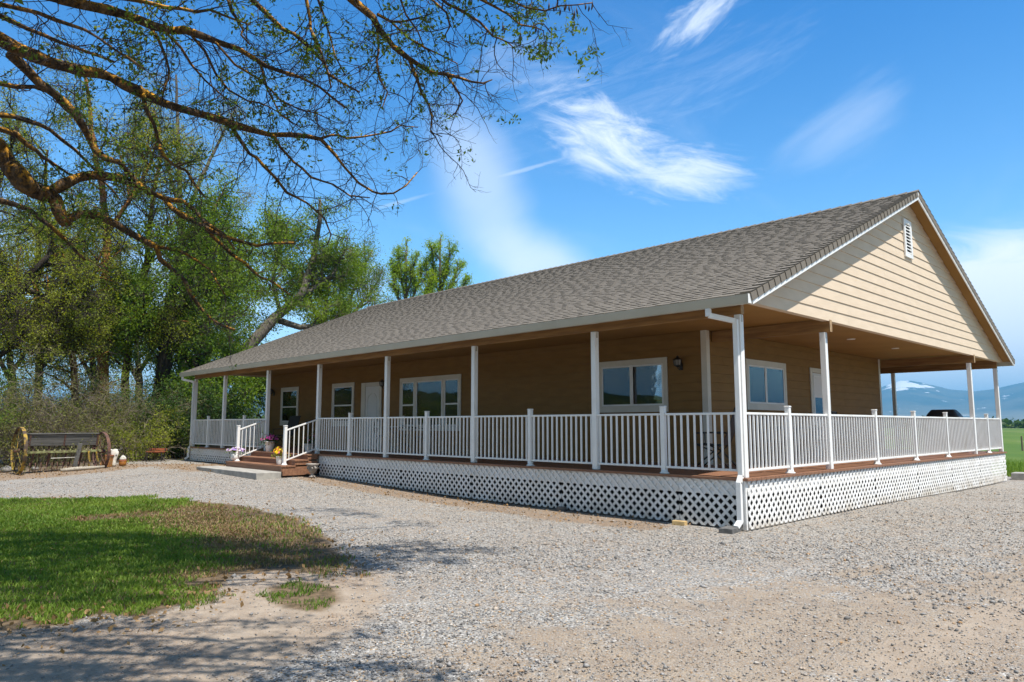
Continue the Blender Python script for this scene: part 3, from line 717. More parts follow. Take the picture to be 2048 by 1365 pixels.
gable(XG, 1, 2.575); gable(XL - .02, -1, 2.575)
# gable vent
v0, v1, vz0, vz1 = 7.10, 7.58, 4.42, 5.27
mb = MB(); mb.box(XG + .02, XG + .055, v0, v0 + .09, vz0, vz1); mb.box(XG + .02, XG + .055, v1 - .09, v1, vz0, vz1); mb.box(XG + .02, XG + .054, v0 + .0905, v1 - .0905, vz0, vz0 + .09); mb.box(XG + .02, XG + .054, v0 + .0905, v1 - .0905, vz1 - .09, vz1)
vent = mb.build('gable_vent', WHITE, house, bevel=.003)
mb = MB(); k = 9
for i in range(k):
    z = vz0 + .09 + (vz1 - vz0 - .18) * (i + .5) / k
    mb.hexa([(XG + .022, v0 + .085, z + .01), (XG + .022, v1 - .085, z + .01), (XG + .05, v1 - .085, z - .030), (XG + .05, v0 + .085, z - .030), (XG + .022, v0 + .085, z + .018), (XG + .022, v1 - .085, z + .018), (XG + .05, v1 - .085, z - .018), (XG + .05, v0 + .085, z - .018)])
mb.build('louvre_slats', WHITE, vent)
MB().box(XG + .0195, XG + .0212, v0 + .08, v1 - .08, vz0 + .08, vz1 - .08).build('vent_screen', DARKROOM, vent)
# porch ceiling
mb = MB(); mb.box(XL - .3, XG - .10, -.33, WY - .02, Z_CEIL, Z_CEIL + .02); mb.box(WX + .02, XG - .10, WY - .0199, YE2 - .06, Z_CEIL, Z_CEIL + .02); mb.box(XL, WX + .0199, YB + .02, YE2 - .06, Z_CEIL, Z_CEIL + .02)
mb.build('porch_ceiling', CEIL, house)
for y in (6.35, 9.08):
    MB().lathe([(.085, 0), (.085, .012), (.06, .013)], (-.80, y, Z_CEIL - .0125), 20).build('recessed_light', WHITE, house, smooth=False)
# beams
def beam(x0, x1, y0, y1, z0=Z_BEAM + .002, z1=Z_CEIL - .003):
    MB().box(x0, x1, y0, y1, z0, z1).build('beam', BEAM, house, bevel=.006)
beam(XL - .05, .062, -.044, .044)
beam(XL - .05, .05, YC - .044, YC + .044)
for y in (2.976, 12.087): beam(WX + .03, .14, y - .044, y + .044, Z_BEAM + .004, Z_CEIL - .02)
for y in (2.976, 12.087): MB().box(.1402, .146, y - .046, y + .046, Z_BEAM + .0, Z_CEIL - .022).build('beam_end', BEAMEND, house)
MB().box(.0622, .068, -.043, .043, Z_BEAM + .003, Z_CEIL - .004).build('beam_end', BEAMEND, house)
# fascia and gutters along both eaves
def gutter(ye, sgn):
    y = lambda d: ye - sgn * d
    z0 = ER_Z - .135; z1 = ER_Z - .004
    prof = [(y(.012), z0), (y(.075), z0), (y(.085), z0 + .03), (y(.105), z1 - .02), (y(.108), z1), (y(.100), z1), (y(.09), z1 - .014), (y(.012), z1 - .014)]
    g = MB().prism(prof, 0, XF - .01, XR + .004).build('gutter', GUTTER, house)
    MB().prism([(y(.010), z0 - .0), (y(.1075), z0 - .001), (y(.1085), z1 + .002), (y(.010), z1 + .002)], 0, XR + .0042, XR + .009).build('gutter_end_cap', WHITE, g)
    MB().box(XF, XR - .013, y(-.016), y(.0115), z0 + .005, z1 - .01).build('fascia', GUTTER, house)
    for xx in np.arange(XF + 3.0, XR, 3.05):
        MB().prism([(y(.0755), z0 - .001), (y(.0862), z0 + .03), (y(.1062), z1 - .02), (y(.1092), z1 + .001), (y(.1072), z1 + .001), (y(.1045), z1 - .02), (y(.0840), z0 + .03)], 0, xx, xx + .012).build('gutter_joint', GUTTER, g)
gutter(-EO + .03, 1); gutter(YE2 - .03, -1)
# soffit strip between gutter and ceiling
MB().box(XF, XG - .1002, -EO + .044, -.331, ER_Z - .128, ER_Z - .118).build('eave_soffit', CEIL, house)
# downspouts
def downspout(x, xg, y, zb):
    mb = MB(); w, d = .075, .055
    yg = -EO - .02
    mb.bar((xg, yg, ER_Z - .136), (xg, yg, ER_Z - .25), w, d, (0, 1, 0))
    mb.bar((xg, yg + .01, ER_Z - .235), (x, y, ER_Z - .315), d, w, (0, 0, 1))
    mb.bar((x, y, ER_Z - .29), (x, y, .02), w, d, (0, 1, 0))
    mb.bar((x, y + .0, .04), (x - .0, y - .07, -.07), w, d, (0, 1, 0)); mb.bar((x, y - .07, -.05), (x, y - .07, zb + .12), w, d, (0, 1, 0))
    mb.bar((x, y - .065, zb + .14), (x - .01, y - .17, zb + .06), w, d, (0, 0, 1))
    mb.build('downspout', WHITE, house, bevel=.004)
downspout(-.005, -.26, -.085, gz(0, -.1))
downspout(XL + .0, XL - .20, -.085, gz(XL, -.1))
# columns
def column(x, y, z1=Z_BEAM - .001):
    mb = MB(); s = .05
    mb.box(x - s, x + s, y - s, y + s, .004, z1)
    c = mb.build('porch_column', WHITE, house, bevel=.006)
    MB().box(x + s + .0003, x + s + .004, y - .02, y + .02, z1 - .11, z1 - .01).build('strap_plate', GUTTER, c)
    return c
CX = [0.0, -2.751, -5.953, -9.109, -12.321, -15.358, -18.525, XL]
for x in CX: column(x, 0)
for y in (2.976, 12.087, YC): column(0, y, Z_BEAM - .001)
for x in (-2.76, -6.0, -9.1, -15.2, XL): column(x, YC)
# deck
DZ = .0
deck = MB()
bw = .14
def deck_rows_y(x0, x1, y0, y1):
    y = y0
    while y < y1 - .01:
        deck.box(x0, x1, y + .003, min(y + bw, y1) - .003, -.036, DZ, rngh.random()); y += bw
deck_rows_y(XL - .10, -.12 + .23, -.115, WY - .03)
def deck_rows_x(x0, x1, y0, y1):
    x = x0
    while x < x1 - .01:
        deck.box(x + .003, min(x + bw, x1) - .003, y0, y1, -.036, DZ, rngh.random()); x += bw
deck_rows_x(WX + .03, .11, WY - .024, YC + .12)
deck_rows_y(XL, WX + .024, YB + .03, YC + .12)
deck = deck.build('deck', DECK, house)
mb = MB(); mb.box(XL - .06, .06, -.055, -.015, -.255, -.0365); mb.box(.02, .06, -.0148, YC + .05, -.255, -.0365); mb.box(XL - .06, -2.0, YC + .01, YC + .05, -.255, -.0365); mb.box(XL - .06, XL - .02, -.0148, WY - .1, -.255, -.0365)
mb.build('rim_board', LATTICE, house)
MB().box(XL + .1, -.25, .35, .37, gz(-8, 0) - .3, -.05).build('crawl_space_shade_sheet', DARKROOM, house)  # dark sheets stand for the under-deck shade behind the lattice
MB().box(-.27, -.25, .3705, YC - .1, -1.0, -.05).build('crawl_space_shade_sheet', DARKROOM, house)
# lattice skirt
def lattice(p0, p1, ztop, out, name='lattice_panel'):
    """one panel between two points on the ground plan; out = outward unit vector"""
    p0, p1 = np.array(p0, float), np.array(p1, float); L = np.linalg.norm(p1 - p0); d = (p1 - p0) / L
    mb = MB(); zb0, zb1 = gz(*p0) + .015, gz(*p1) + .015
    w, pitch, tk = .042, .150, .0065
    def P(a, z, o): return (p0[0] + d[0] * a + out[0] * o, p0[1] + d[1] * a + out[1] * o, z)
    for layer, sg in ((0, 1), (1, -1)):
        o0 = .004 + layer * (tk + .0003); hw = w / math.sqrt(2)
        H = ztop - min(zb0, zb1)
        k0 = -int(H / pitch) - 2; k1 = int((L + H) / pitch) + 2
        for k in range(k0, k1):
            c = k * pitch + .02
            # strip: a = c + sg*(z - ztop) * -1 ; clip to the panel
            poly = [(c - hw, ztop), (c + hw, ztop), (c + hw + sg * (H + .3), ztop - H - .3), (c - hw + sg * (H + .3), ztop - H - .3)]
            poly = clip_poly(poly, L, zb0, zb1)
            if len(poly) < 3: continue
            n = len(poly); vs = [P(a, z, o0) for a, z in poly] + [P(a, z, o0 + tk) for a, z in poly]
            mb.add(vs, [tuple(range(n - 1, -1, -1)), tuple(range(n, 2 * n))] + [(i, (i + 1) % n, n + (i + 1) % n, n + i) for i in range(n)])
    mb.build(name, LATTICE, house)
def clip_poly(poly, L, zb0, zb1):
    def clip(ps, f):
        out = []
        for i in range(len(ps)):
            a, b = ps[i], ps[(i + 1) % len(ps)]; fa, fb = f(a), f(b)
            if fa >= 0: out.append(a)
            if (fa >= 0) != (fb >= 0):
                t = fa / (fa - fb); out.append((a[0] + (b[0] - a[0]) * t, a[1] + (b[1] - a[1]) * t))
        return out
    for f in (lambda p: p[0], lambda p: L - p[0], lambda p: p[1] - (zb0 + (zb1 - zb0) * p[0] / L)):
        poly = clip(poly, f)
        if not poly: return []
    return poly
ZT = -.045
xs = [-.10, -1.06, -3.5, -5.94, -8.38, -10.82, -12.06]
for a, b in zip(xs, xs[1:]): lattice((a - .006, -.058), (b + .006, -.058), ZT, (0, -1))
for a, b in ((-15.52, -17.95), (-17.95, -20.39), (-20.39, XL - .08)): lattice((a - .006, -.058), (b + .006, -.058), ZT, (0, -1))
ys = [-.06, 2.38, 4.82, 7.26, 9.70, 12.14, 14.58, 14.86]
for a, b in zip(ys, ys[1:]): lattice((.064, a + .006), (.064, b - .006), ZT, (1, 0))
lattice((XL - .064, -.05), (XL - .064, 2.4), ZT, (-1, 0))
MB().box(.0, .0635, -.10, -.058, gz(0, 0) + .01, -.04).build('corner_board', LATTICE, house)
# railings
bal_mesh = None; bal_far = MB(); bal_n = 0
panels = []
def railing(p0, p1, z=0.0):
    p0, p1 = np.array(p0, float), np.array(p1, float); panels.append((np.linalg.norm((p0 + p1) / 2 - CAM[:2]), p0, p1))
def rail_post(x, y, z=0.0, h=1.045):
    o = MB().box(x - .038, x + .038, y - .038, y + .038, z + .002, z + h).build('railing_post', WHITE, house, bevel=.004)
    MB().box(x - .046, x + .046, y - .046, y + .046, z + h + .0002, z + h + .012).box(x - .041, x + .041, y - .041, y + .041, z + h + .0122, z + h + .022).build('post_cap', WHITE, o, bevel=.004)
    mb = MB(); mb.lathe([(.080, 0), (.078, .012), (.055, .024), (.052, .05)], (x, y, z + .0025), 16); mb.build('post_flange', WHITE, o, smooth=True)
FP = [-1.367, -4.341, -7.542, -10.707, -16.94, -19.80]
for x in FP: rail_post(x, 0)
SP = [1.468, 5.195, 7.46, 9.748, 13.449]
for y in SP: rail_post(0, y)
rail_post(-1.38, YC)
fx = sorted([x for x in CX if x > -12.4] + FP[:4], reverse=True)
for a, b in zip(fx, fx[1:]): railing((a, 0), (b, 0))
fx = sorted([x for x in CX if x < -15] + FP[4:], reverse=True)
for a, b in zip(fx, fx[1:]): railing((a, 0), (b, 0))
sy = sorted([0, 2.976, 12.087, YC] + SP)
for a, b in zip(sy, sy[1:]): railing((0, a), (0, b))
railing((XL, 0), (XL, WY - .03)); railing((0, YC), (-1.38, YC)); railing((-1.38, YC), (-2.76, YC))
panels.sort(key=lambda p: p[0])
for _, p0, p1 in panels:
    L = np.linalg.norm(p1 - p0); d = (p1 - p0) / L; a, b = p0 + d * .042, p1 - d * .042
    pn = MB().bar((*a, .932), (*b, .932), .046, .034).build('handrail', WHITE, house, bevel=.004); MB().bar((*a, .105), (*b, .105), .034, .034).build('bottom_rail', WHITE, pn, bevel=.004)
    n = max(3, int(round((L - .1) / .118)))
    for i in range(n):
        q = a + (b - a) * (i + .5) / n
        if bal_n < 100:
            if bal_mesh is None:
                o = MB().box(q[0] - .0125, q[0] + .0125, q[1] - .0125, q[1] + .0125, .1225, .9145).build('baluster', WHITE, pn); bal_mesh = o
            else:
                o = bal_mesh.copy(); col.objects.link(o); o.parent = pn; o.location = np.array([*q, (.1225 + .9145) / 2]) - ORIG[pn.name]
            bal_n += 1
        else: bal_far.box(q[0] - .0125, q[0] + .0125, q[1] - .0125, q[1] + .0125, .1225, .9145)
tag(bal_far.build('balusters', WHITE, house), kind='stuff')
# steps
ST1, ST2, SX0, SX1 = -.27, -.135, -15.50, -12.08
for (zt, y0, y1, rise) in ((ST1, -1.12, -.74, .15), (ST2, -.76, -.38, .133), (-.0005, -.40, -.1165, .133)):
    mb = MB(); nb = max(2, round((y1 - y0) / .14)); bwid = (y1 - y0) / nb
    for i in range(nb): mb.box(SX0 - .02, SX1 + .02, y0 - (.02 if i == 0 else 0) + i * bwid + .002, y0 + (i + 1) * bwid - .002, zt - .036, zt)
    mb.box(SX0, SX1, y0, y0 + .036, zt - rise, zt - .037); mb.box(SX1 - .036, SX1, y0 + .0365, -.12, zt - rise - (.1 if zt == ST1 else 0), zt - .037); mb.box(SX0, SX0 + .036, y0 + .0365, -.12, zt - rise, zt - .037)
    mb.build('step', DECK, house, bevel=.003)
for x in (SX1 - .30, SX0 + .24):
    xt = -12.321 if x > -14 else -15.358
    z0 = ST1; y0 = -.90
    rail_post(x, y0, z0, 1.0)
    pn = MB().bar((x, y0 + .04, z0 + .90), (xt, -.05, .90), .046, .036).build('stair_handrail', WHITE, house, bevel=.004); MB().bar((x, y0 + .04, z0 + .12), (xt, -.05, .13), .034, .034).build('bottom_rail', WHITE, pn, bevel=.004)
    for i in range(6):
        f = (i + .6) / 6.4; xx, yy = x + (xt - x) * f, y0 + .04 + (-.05 - y0 - .04) * f
        za, zb = z0 + .137 + (.13 - z0 - .12) * f, z0 + .882 + (.90 - z0 - .90) * f
        MB().box(xx - .0095, xx + .0095, yy - .0095, yy + .0095, za, zb).build('baluster', WHITE, pn)
# windows: outer trim, sash frame, glass, blind
def frame_box(mb, ax, pl, out, a0, a1, z0, z1, w, d0, d1, wb=None, wt=None):
    wb = w if wb is None else wb; wt = w if wt is None else wt
    def bx(p, q, r, s):
        if ax == 'x': mb.box(p, q, pl + out * d0, pl + out * d1, r, s)
        else: mb.box(pl + out * d0, pl + out * d1, p, q, r, s)
    bx(a0, a0 + w, z0, z1); bx(a1 - w, a1, z0, z1); bx(a0 + w + .0003, a1 - w - .0003, z0, z0 + wb); bx(a0 + w + .0003, a1 - w - .0003, z1 - wt, z1)
def slab(mb, ax, pl, out, a0, a1, z0, z1, d0, d1):
    if ax == 'x': mb.box(a0, a1, pl + out * d0, pl + out * d1, z0, z1)
    else: mb.box(pl + out * d0, pl + out * d1, a0, a1, z0, z1)
def window(ax, pl, out, a0, a1, z0, z1, lights, style, tw=.10, sill=.13):
    """lights: list of (fraction0, fraction1, split) across the opening; style per light: 'dark' or 'blind'"""
    mb = MB(); frame_box(mb, ax, pl, out, a0, a1, z0, z1, tw, .017, .042, sill, .115); win = mb.build('window', TRIM, house, bevel=.003)
    o0, o1, oz0, oz1 = a0 + tw, a1 - tw, z0 + sill, z1 - .115
    for (f0, f1, split), st in zip(lights, style):
        p, q = o0 + (o1 - o0) * f0, o0 + (o1 - o0) * f1
        mb = MB(); frame_box(mb, ax, pl, out, p + .004, q - .004, oz0 + .003, oz1 - .003, .036, .0172, .036)
        if split: zz = oz0 + (oz1 - oz0) * .47; slab(mb, ax, pl, out, p + .0405, q - .0405, zz - .022, zz + .022, .0175, .039)
        mb.build('frame', WHITE, win, bevel=.002)
        mb = MB(); slab(mb, ax, pl, out, p + .036, q - .036, oz0 + .036, oz1 - .036, .026, .0275); mb.build('pane', GLASS, win)
        mb = MB(); slab(mb, ax, pl, out, p + .03, q - .03, oz0 + .03, oz1 - .03, .0168, .0178); mb.build('interior_shade', SCREEN if st == 'screen' else DARKROOM, win)
        if st.startswith('blind'):
            mb = MB(); n = int((oz1 - oz0 - .08) / .042); lim = .55 if st == 'blind_half' else 1
            for i in range(n):
                z = oz1 - .04 - (i + .5) * .042
                if i > n * lim: break
                dd = .011 if st == 'blind' else .006
                ya, yb = (.0182, .0245)
                if ax == 'x': mb.hexa([(p + .038, pl + out * ya, z + .002), (q - .038, pl + out * ya, z + .002), (q - .038, pl + out * yb, z - .018), (p + .038, pl + out * yb, z - .018), (p + .038, pl + out * ya, z + .0195), (q - .038, pl + out * ya, z + .0195), (q - .038, pl + out * yb, z - .0165), (p + .038, pl + out * yb, z - .0165)])
                else: mb.hexa([(pl + out * ya, p + .038, z + .002), (pl + out * ya, q - .038, z + .002), (pl + out * yb, q - .038, z - .018), (pl + out * yb, p + .038, z - .018), (pl + out * ya, p + .038, z + .0195), (pl + out * ya, q - .038, z + .0195), (pl + out * yb, q - .038, z - .0165), (pl + out * yb, p + .038, z - .0165)])
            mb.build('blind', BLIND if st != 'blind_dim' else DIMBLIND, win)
    return win
window('x', WY, -1, -20.03, -18.68, .745, 2.13, [(0, 1, True)], ['dark'])
window('x', WY, -1, -16.35, -14.97, .72, 2.13, [(0, 1, True)], ['dark'])
w = window('x', WY, -1, -12.45, -9.63, .60, 2.13, [(0, .235, True), (.27, .73, False), (.765, 1, True)], ['dark', 'dark', 'dark'])
mb = MB(); 
for f0, f1 in ((.235, .27), (.73, .765)):
    o0, o1 = -12.35, -9.73; mb.box(o0 + (o1 - o0) * f0 - .002, o0 + (o1 - o0) * f1 + .002, WY - .017, WY - .041, .735, 2.01)
mb.build('mullion', TRIM, w)
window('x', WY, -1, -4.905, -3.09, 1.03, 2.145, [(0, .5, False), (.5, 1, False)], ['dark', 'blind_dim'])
window('y', WX, 1, 4.25, 6.09, 1.08, 2.15, [(0, .47, False), (.47, 1, False)], ['screen', 'blind'])
# front door
mb = MB(); mb.box(-14.53, -14.30, WY - .017, WY - .050, 0.002, 2.08); mb.box(-13.52, -13.40, WY - .017, WY - .050, 0.002, 2.08); mb.box(-14.2995, -13.5205, WY - .017, WY - .044, 1.96, 2.08)
door = mb.build('front_door', TRIM, house, bevel=.004)
leafd = MB(); leafd.box(-14.295, -13.525, WY - .0172, WY - .030, .012, 1.955); leafd = leafd.build('door_leaf', DOORP, door)
arch = [(-13.91 + .26 * math.cos(a), 1.52 + .22 * math.sin(a)) for a in np.linspace(0, math.pi, 13)]
mb = MB(); out_ = [(-13.65, .98)] + arch + [(-14.17, .98)]
for a, b in zip(out_, out_[1:] + out_[:1]): mb.bar((a[0], WY - .033, a[1]), (b[0], WY - .033, b[1]), .014, .022, (0, 1, 0))
for x in (-14.16, -13.88): 
    for q in ((x, .18, x + .22, .82),):
        mb.bar((q[0], WY - .033, q[1]), (q[2], WY - .033, q[1]), .014, .02); mb.bar((q[0], WY - .033, q[3]), (q[2], WY - .033, q[3]), .014, .02); mb.bar((q[0], WY - .033, q[1]), (q[0], WY - .033, q[3]), .014, .02, (0, 1, 0)); mb.bar((q[2], WY - .033, q[1]), (q[2], WY - .033, q[3]), .014, .02, (0, 1, 0))
mb.build('panel_moulding', DOORP, door)
mb = MB(); mb.ball((-13.60, WY - .07, .98), .028); mb.tube([(-13.60, WY - .028, .98), (-13.60, WY - .06, .98)], .011); mb.build('handle', IRON, door, smooth=True)
# side door in the gable-side wall
mb = MB(); frame_box(mb, 'y', WX, 1, 7.36, 8.46, .002, 2.13, .11, .017, .045, .02, .11)
door2 = mb.build('side_door', TRIM, house, bevel=.004)
MB().box(WX + .0172, WX + .030, 7.475, 8.345, .03, 2.01).build('door_leaf', DOORP, door2)
mb = MB(); frame_box(mb, 'y', WX, 1, 7.53, 8.29, .95, 1.95, .035, .0305, .040); mb.build('frame', WHITE, door2)
MB().box(WX + .0305, WX + .033, 7.566, 8.254, 1.42, 1.914).build('blind', BLIND, door2)
MB().box(WX + .0305, WX + .0335, 7.566, 8.254, .986, 1.4195).build('pane', GLASS, door2)
MB().box(WX + .0302, WX + .0304, 7.566, 8.254, .986, 1.4195).build('interior_shade', DARKROOM, door2)
mb = MB(); mb.ball((WX + .075, 8.28, .90), .028); mb.tube([(WX + .031, 8.28, .90), (WX + .06, 8.28, .90)], .011); mb.build('handle', IRON, door2, smooth=True)
# wall lanterns
def lantern(x, z):
    y = WY - .017
    mb = MB(); mb.lathe([(.0, -.0), (.045, .0), (.05, .01), (.04, .02)], (0, 0, 0), 14)
    mb = MB().box(x - .035, x + .035, y - .02, y, z - .12, z + .02)
    mb.tube([(x, y - .02, z - .09), (x, y - .07, z - .12), (x, y - .12, z - .10), (x, y - .13, z - .05)], .009)
    mb.tube([(x, y - .02, z - .0), (x, y - .05, z + .09), (x, y - .10, z + .13), (x, y - .13, z + .11)], .008)
    c = (x, y - .13, z)
    mb.lathe([(.02, -.07), (.055, -.045), (.075, -.04), (.078, -.03)], c, 8); mb.lathe([(.095, .075), (.09, .085), (.05, .115), (.022, .13), (.02, .15), (.006, .165)], c, 8)
    for k in range(8):
        a = (k + .0) * math.pi / 4; mb.bar((c[0] + .070 * math.cos(a), c[1] + .070 * math.sin(a), z - .035), (c[0] + .088 * math.cos(a), c[1] + .088 * math.sin(a), z + .078), .007)
    o = mb.build('wall_lantern', IRON, house)
    MB().lathe([(.062, -.032), (.080, .074)], c, 8).build('lantern_glass', LGLASS, o)
for x in (-20.62, -13.22, -2.765): lantern(x, 1.98)
# ------------------------------------------------------------------ trees
class Grow:
    """grows limbs as tapered segments; thick limbs become smooth tubes, thin ones three-sided sticks"""
    def __init__(s, seed): s.r = random.Random(seed); s.tubes = []; s.P0 = []; s.P1 = []; s.R0 = []; s.R1 = []; s.anchor = []
    def limb(s, p, d, L, rad, lvl, K, zmin=-9):
        r = s.r; n = max(2, int(round(L / K['step'][lvl]))); st = L / n; wig = K['wig'][lvl]; tx, ty, tz = K['trop'][lvl]
        tip = K['tip'][lvl]; x, y, z = p; dx, dy, dz = d; pts = [p]; dirs = [d]; rads = [rad]
        for i in range(n):
            dx += r.gauss(0, wig) + tx; dy += r.gauss(0, wig) + ty; dz += r.gauss(0, wig) + tz
            m = math.sqrt(dx * dx + dy * dy + dz * dz) or 1; dx /= m; dy /= m; dz /= m
            x += dx * st; y += dy * st; z += dz * st
            if z < zmin: z = zmin; dz = abs(dz)
            pts.append((x, y, z)); dirs.append((dx, dy, dz)); rads.append(rad * (1 - (i + 1) / n * (1 - tip)))
        s.path(pts, dirs, rads, lvl, K, L, zmin)
    def path(s, pts, dirs, rads, lvl, K, L=None, zmin=-9, tube=None, f0=None, sides=True):
        r = s.r; n = len(pts) - 1
        if L is None: L = sum(math.dist(a, b) for a, b in zip(pts, pts[1:]))
        if (lvl < K['tube']) if tube is None else tube: s.tubes.append((pts, rads))
        else: s.P0 += pts[:-1]; s.P1 += pts[1:]; s.R0 += rads[:-1]; s.R1 += rads[1:]
        if lvl >= K['leaf']: s.anchor += [(*q, K['lf']) for q in pts[1:]]
        elif lvl == 0 and K.get('topleaf'): s.anchor += [(*q, K['lf']) for q in pts[int(n * .55):]]
        if lvl + 1 < len(K['step']) and sides:
            cnt = K['kids'][lvl] * L if K['per_m'] else K['kids'][lvl]
            cnt = int(cnt) + (r.random() < cnt - int(cnt)); s0 = K['from'][lvl] if f0 is None else f0
            for k in range(cnt):
                f = s0 + (1 - s0) * (k + r.random()) / cnt; f = min(f, .999); i = int(f * n); u = f * n - i
                a, b = pts[i], pts[i + 1]; q = tuple(a[j] + (b[j] - a[j]) * u for j in range(3)); d = dirs[min(i + 1, n)]
                ang = R(r.uniform(*K['ang'][lvl])); ph = r.random() * 6.283
                ux, uy, uz = (0, 0, 1) if abs(d[2]) < .9 else (1, 0, 0)
                ax, ay, az_ = d[1] * uz - d[2] * uy, d[2] * ux - d[0] * uz, d[0] * uy - d[1] * ux
                m = math.sqrt(ax * ax + ay * ay + az_ * az_) or 1; ax /= m; ay /= m; az_ /= m
                bx, by, bz = d[1] * az_ - d[2] * ay, d[2] * ax - d[0] * az_, d[0] * ay - d[1] * ax
                c, sn_ = math.cos(ang), math.sin(ang); cp, sp = math.cos(ph), math.sin(ph)
                nd = (d[0] * c + sn_ * (ax * cp + bx * sp), d[1] * c + sn_ * (ay * cp + by * sp), d[2] * c + sn_ * (az_ * cp + bz * sp))
                lo, hi = K['len'][lvl]; Lc = r.uniform(lo, hi) * (1 - K['short'][lvl] * f)
                rc = min(K['rad'][lvl + 1] * r.uniform(.7, 1.2), rads[i] * .75)
                s.limb(q, nd, Lc, rc, lvl + 1, K, zmin)
    def trace(s, P, rads, lvl, K, jit=0.0, **kw):
        """a limb along given points, resampled and slightly kinked"""
        P = [np.array(p, float) for p in P]; pts = [tuple(P[0])]; rr = [rads[0]]
        for i in range(len(P) - 1):
            a, b = P[i], P[i + 1]; L = np.linalg.norm(b - a); n = max(1, int(L / K['step'][lvl]))
            for j in range(1, n + 1):
                q = a + (b - a) * j / n + np.array([s.r.gauss(0, jit) for _ in range(3)]) * (j < n); pts.append(tuple(q)); rr.append((rads[i] + (rads[i + 1] - rads[i]) * j / n) * (1 + K.get('knob', 0) * s.r.gauss(0, 1)))
        dirs = [tuple((np.array(b) - np.array(a)) / (np.linalg.norm(np.array(b) - np.array(a)) + 1e-9)) for a, b in zip(pts, pts[1:])]; dirs = [dirs[0]] + dirs
        s.path(pts, dirs, rr, lvl, K, **kw)
    def tube_mesh(s, name, mat, parent, n=8):
        mb = MB()
        for pts, rads in s.tubes: mb.tube(pts, rads, n if max(rads) > .03 else 6)
        return mb.build(name, mat, parent, smooth=True)
    def stick_mesh(s, name, mat, parent, k=3):
        P0, P1 = np.array(s.P0), np.array(s.P1); R0, R1 = np.array(s.R0), np.array(s.R1)
        d = P1 - P0; d /= np.linalg.norm(d, axis=1)[:, None] + 1e-9; P1 = P1 + d * R1[:, None] * .4
        ref = np.where(np.abs(d[:, 2:3]) < .9, [[0., 0, 1]], [[1., 0, 0]]); a = np.cross(d, ref); a /= np.linalg.norm(a, axis=1)[:, None] + 1e-9; b = np.cross(d, a)
        V = []
        for P, Rr in ((P0, R0), (P1, R1)):
            for j in range(k): w = 2 * math.pi * j / k; V.append(P + Rr[:, None] * (math.cos(w) * a + math.sin(w) * b))
        V = np.stack(V, 1); q = np.array([(j, (j + 1) % k, k + (j + 1) % k, k + j) for j in range(k)])
        F = (np.arange(len(P0))[:, None, None] * 2 * k + q).reshape(-1, 4)
        return mesh_np(name, V.reshape(-1, 3), F, mat, parent)
def leaves(name, A, per, spread, size, mat, parent, seed, aspect=.42, droop=.3, tint_s=1.2):
    """many small folded leaf faces around the anchor points"""
    rng = np.random.RandomState(seed); A = np.asarray(A, float); A = np.repeat(A, per, 0); n = len(A)
    P = A[:, :3] + rng.normal(0, spread, (n, 3)) * [1, 1, .8]
    d = rng.normal(0, 1, (n, 3)); d[:, 2] -= droop; d /= np.linalg.norm(d, axis=1)[:, None]
    nrm = rng.normal(0, 1, (n, 3)); nrm[:, 2] += .8; sd_ = np.cross(d, nrm); sd_ /= np.linalg.norm(sd_, axis=1)[:, None] + 1e-9
    L = (size * rng.uniform(.6, 1.35, n))[:, None]; W = L * aspect * .5
    up = np.cross(sd_, d) * L * .10
    V = np.stack([P, P + d * L * .5 + sd_ * W + up, P + d * L, P + d * L * .5 - sd_ * W + up], 1)
    F = np.arange(n * 4).reshape(n, 4)
    t = np.clip(.5 + .5 * (fbm(P[:, :2] + P[:, 2:3] * [.7, -.4], tint_s, seed % 50) - .5) * 2 + rng.normal(0, .16, n), 0, 1)
    return mesh_np(name, V.reshape(-1, 3), F, mat, parent, tint=np.repeat(t, 4))

# --- the big locust whose limbs hang into the picture from the left and above
def K_fg(bare=0.0):
    return dict(step=[.14, .085, .06, .045], wig=[.10, .24, .33, .36], trop=[(0, 0, -.01), (0, 0, -.035), (0, 0, -.02), (0, 0, 0)], tip=[.4, .35, .45, .5], tube=1, leaf=2, lf=1,
                per_m=True, kids=[9.0, 10.5, 8.0], ang=[(25, 80), (30, 75), (35, 80)], len=[(.30, 1.05), (.10, .40), (.03, .13)], short=[.25, .3, .3], rad=[.03, .0060, .0031, .0020], **{'from': [.04, .12, .1]})

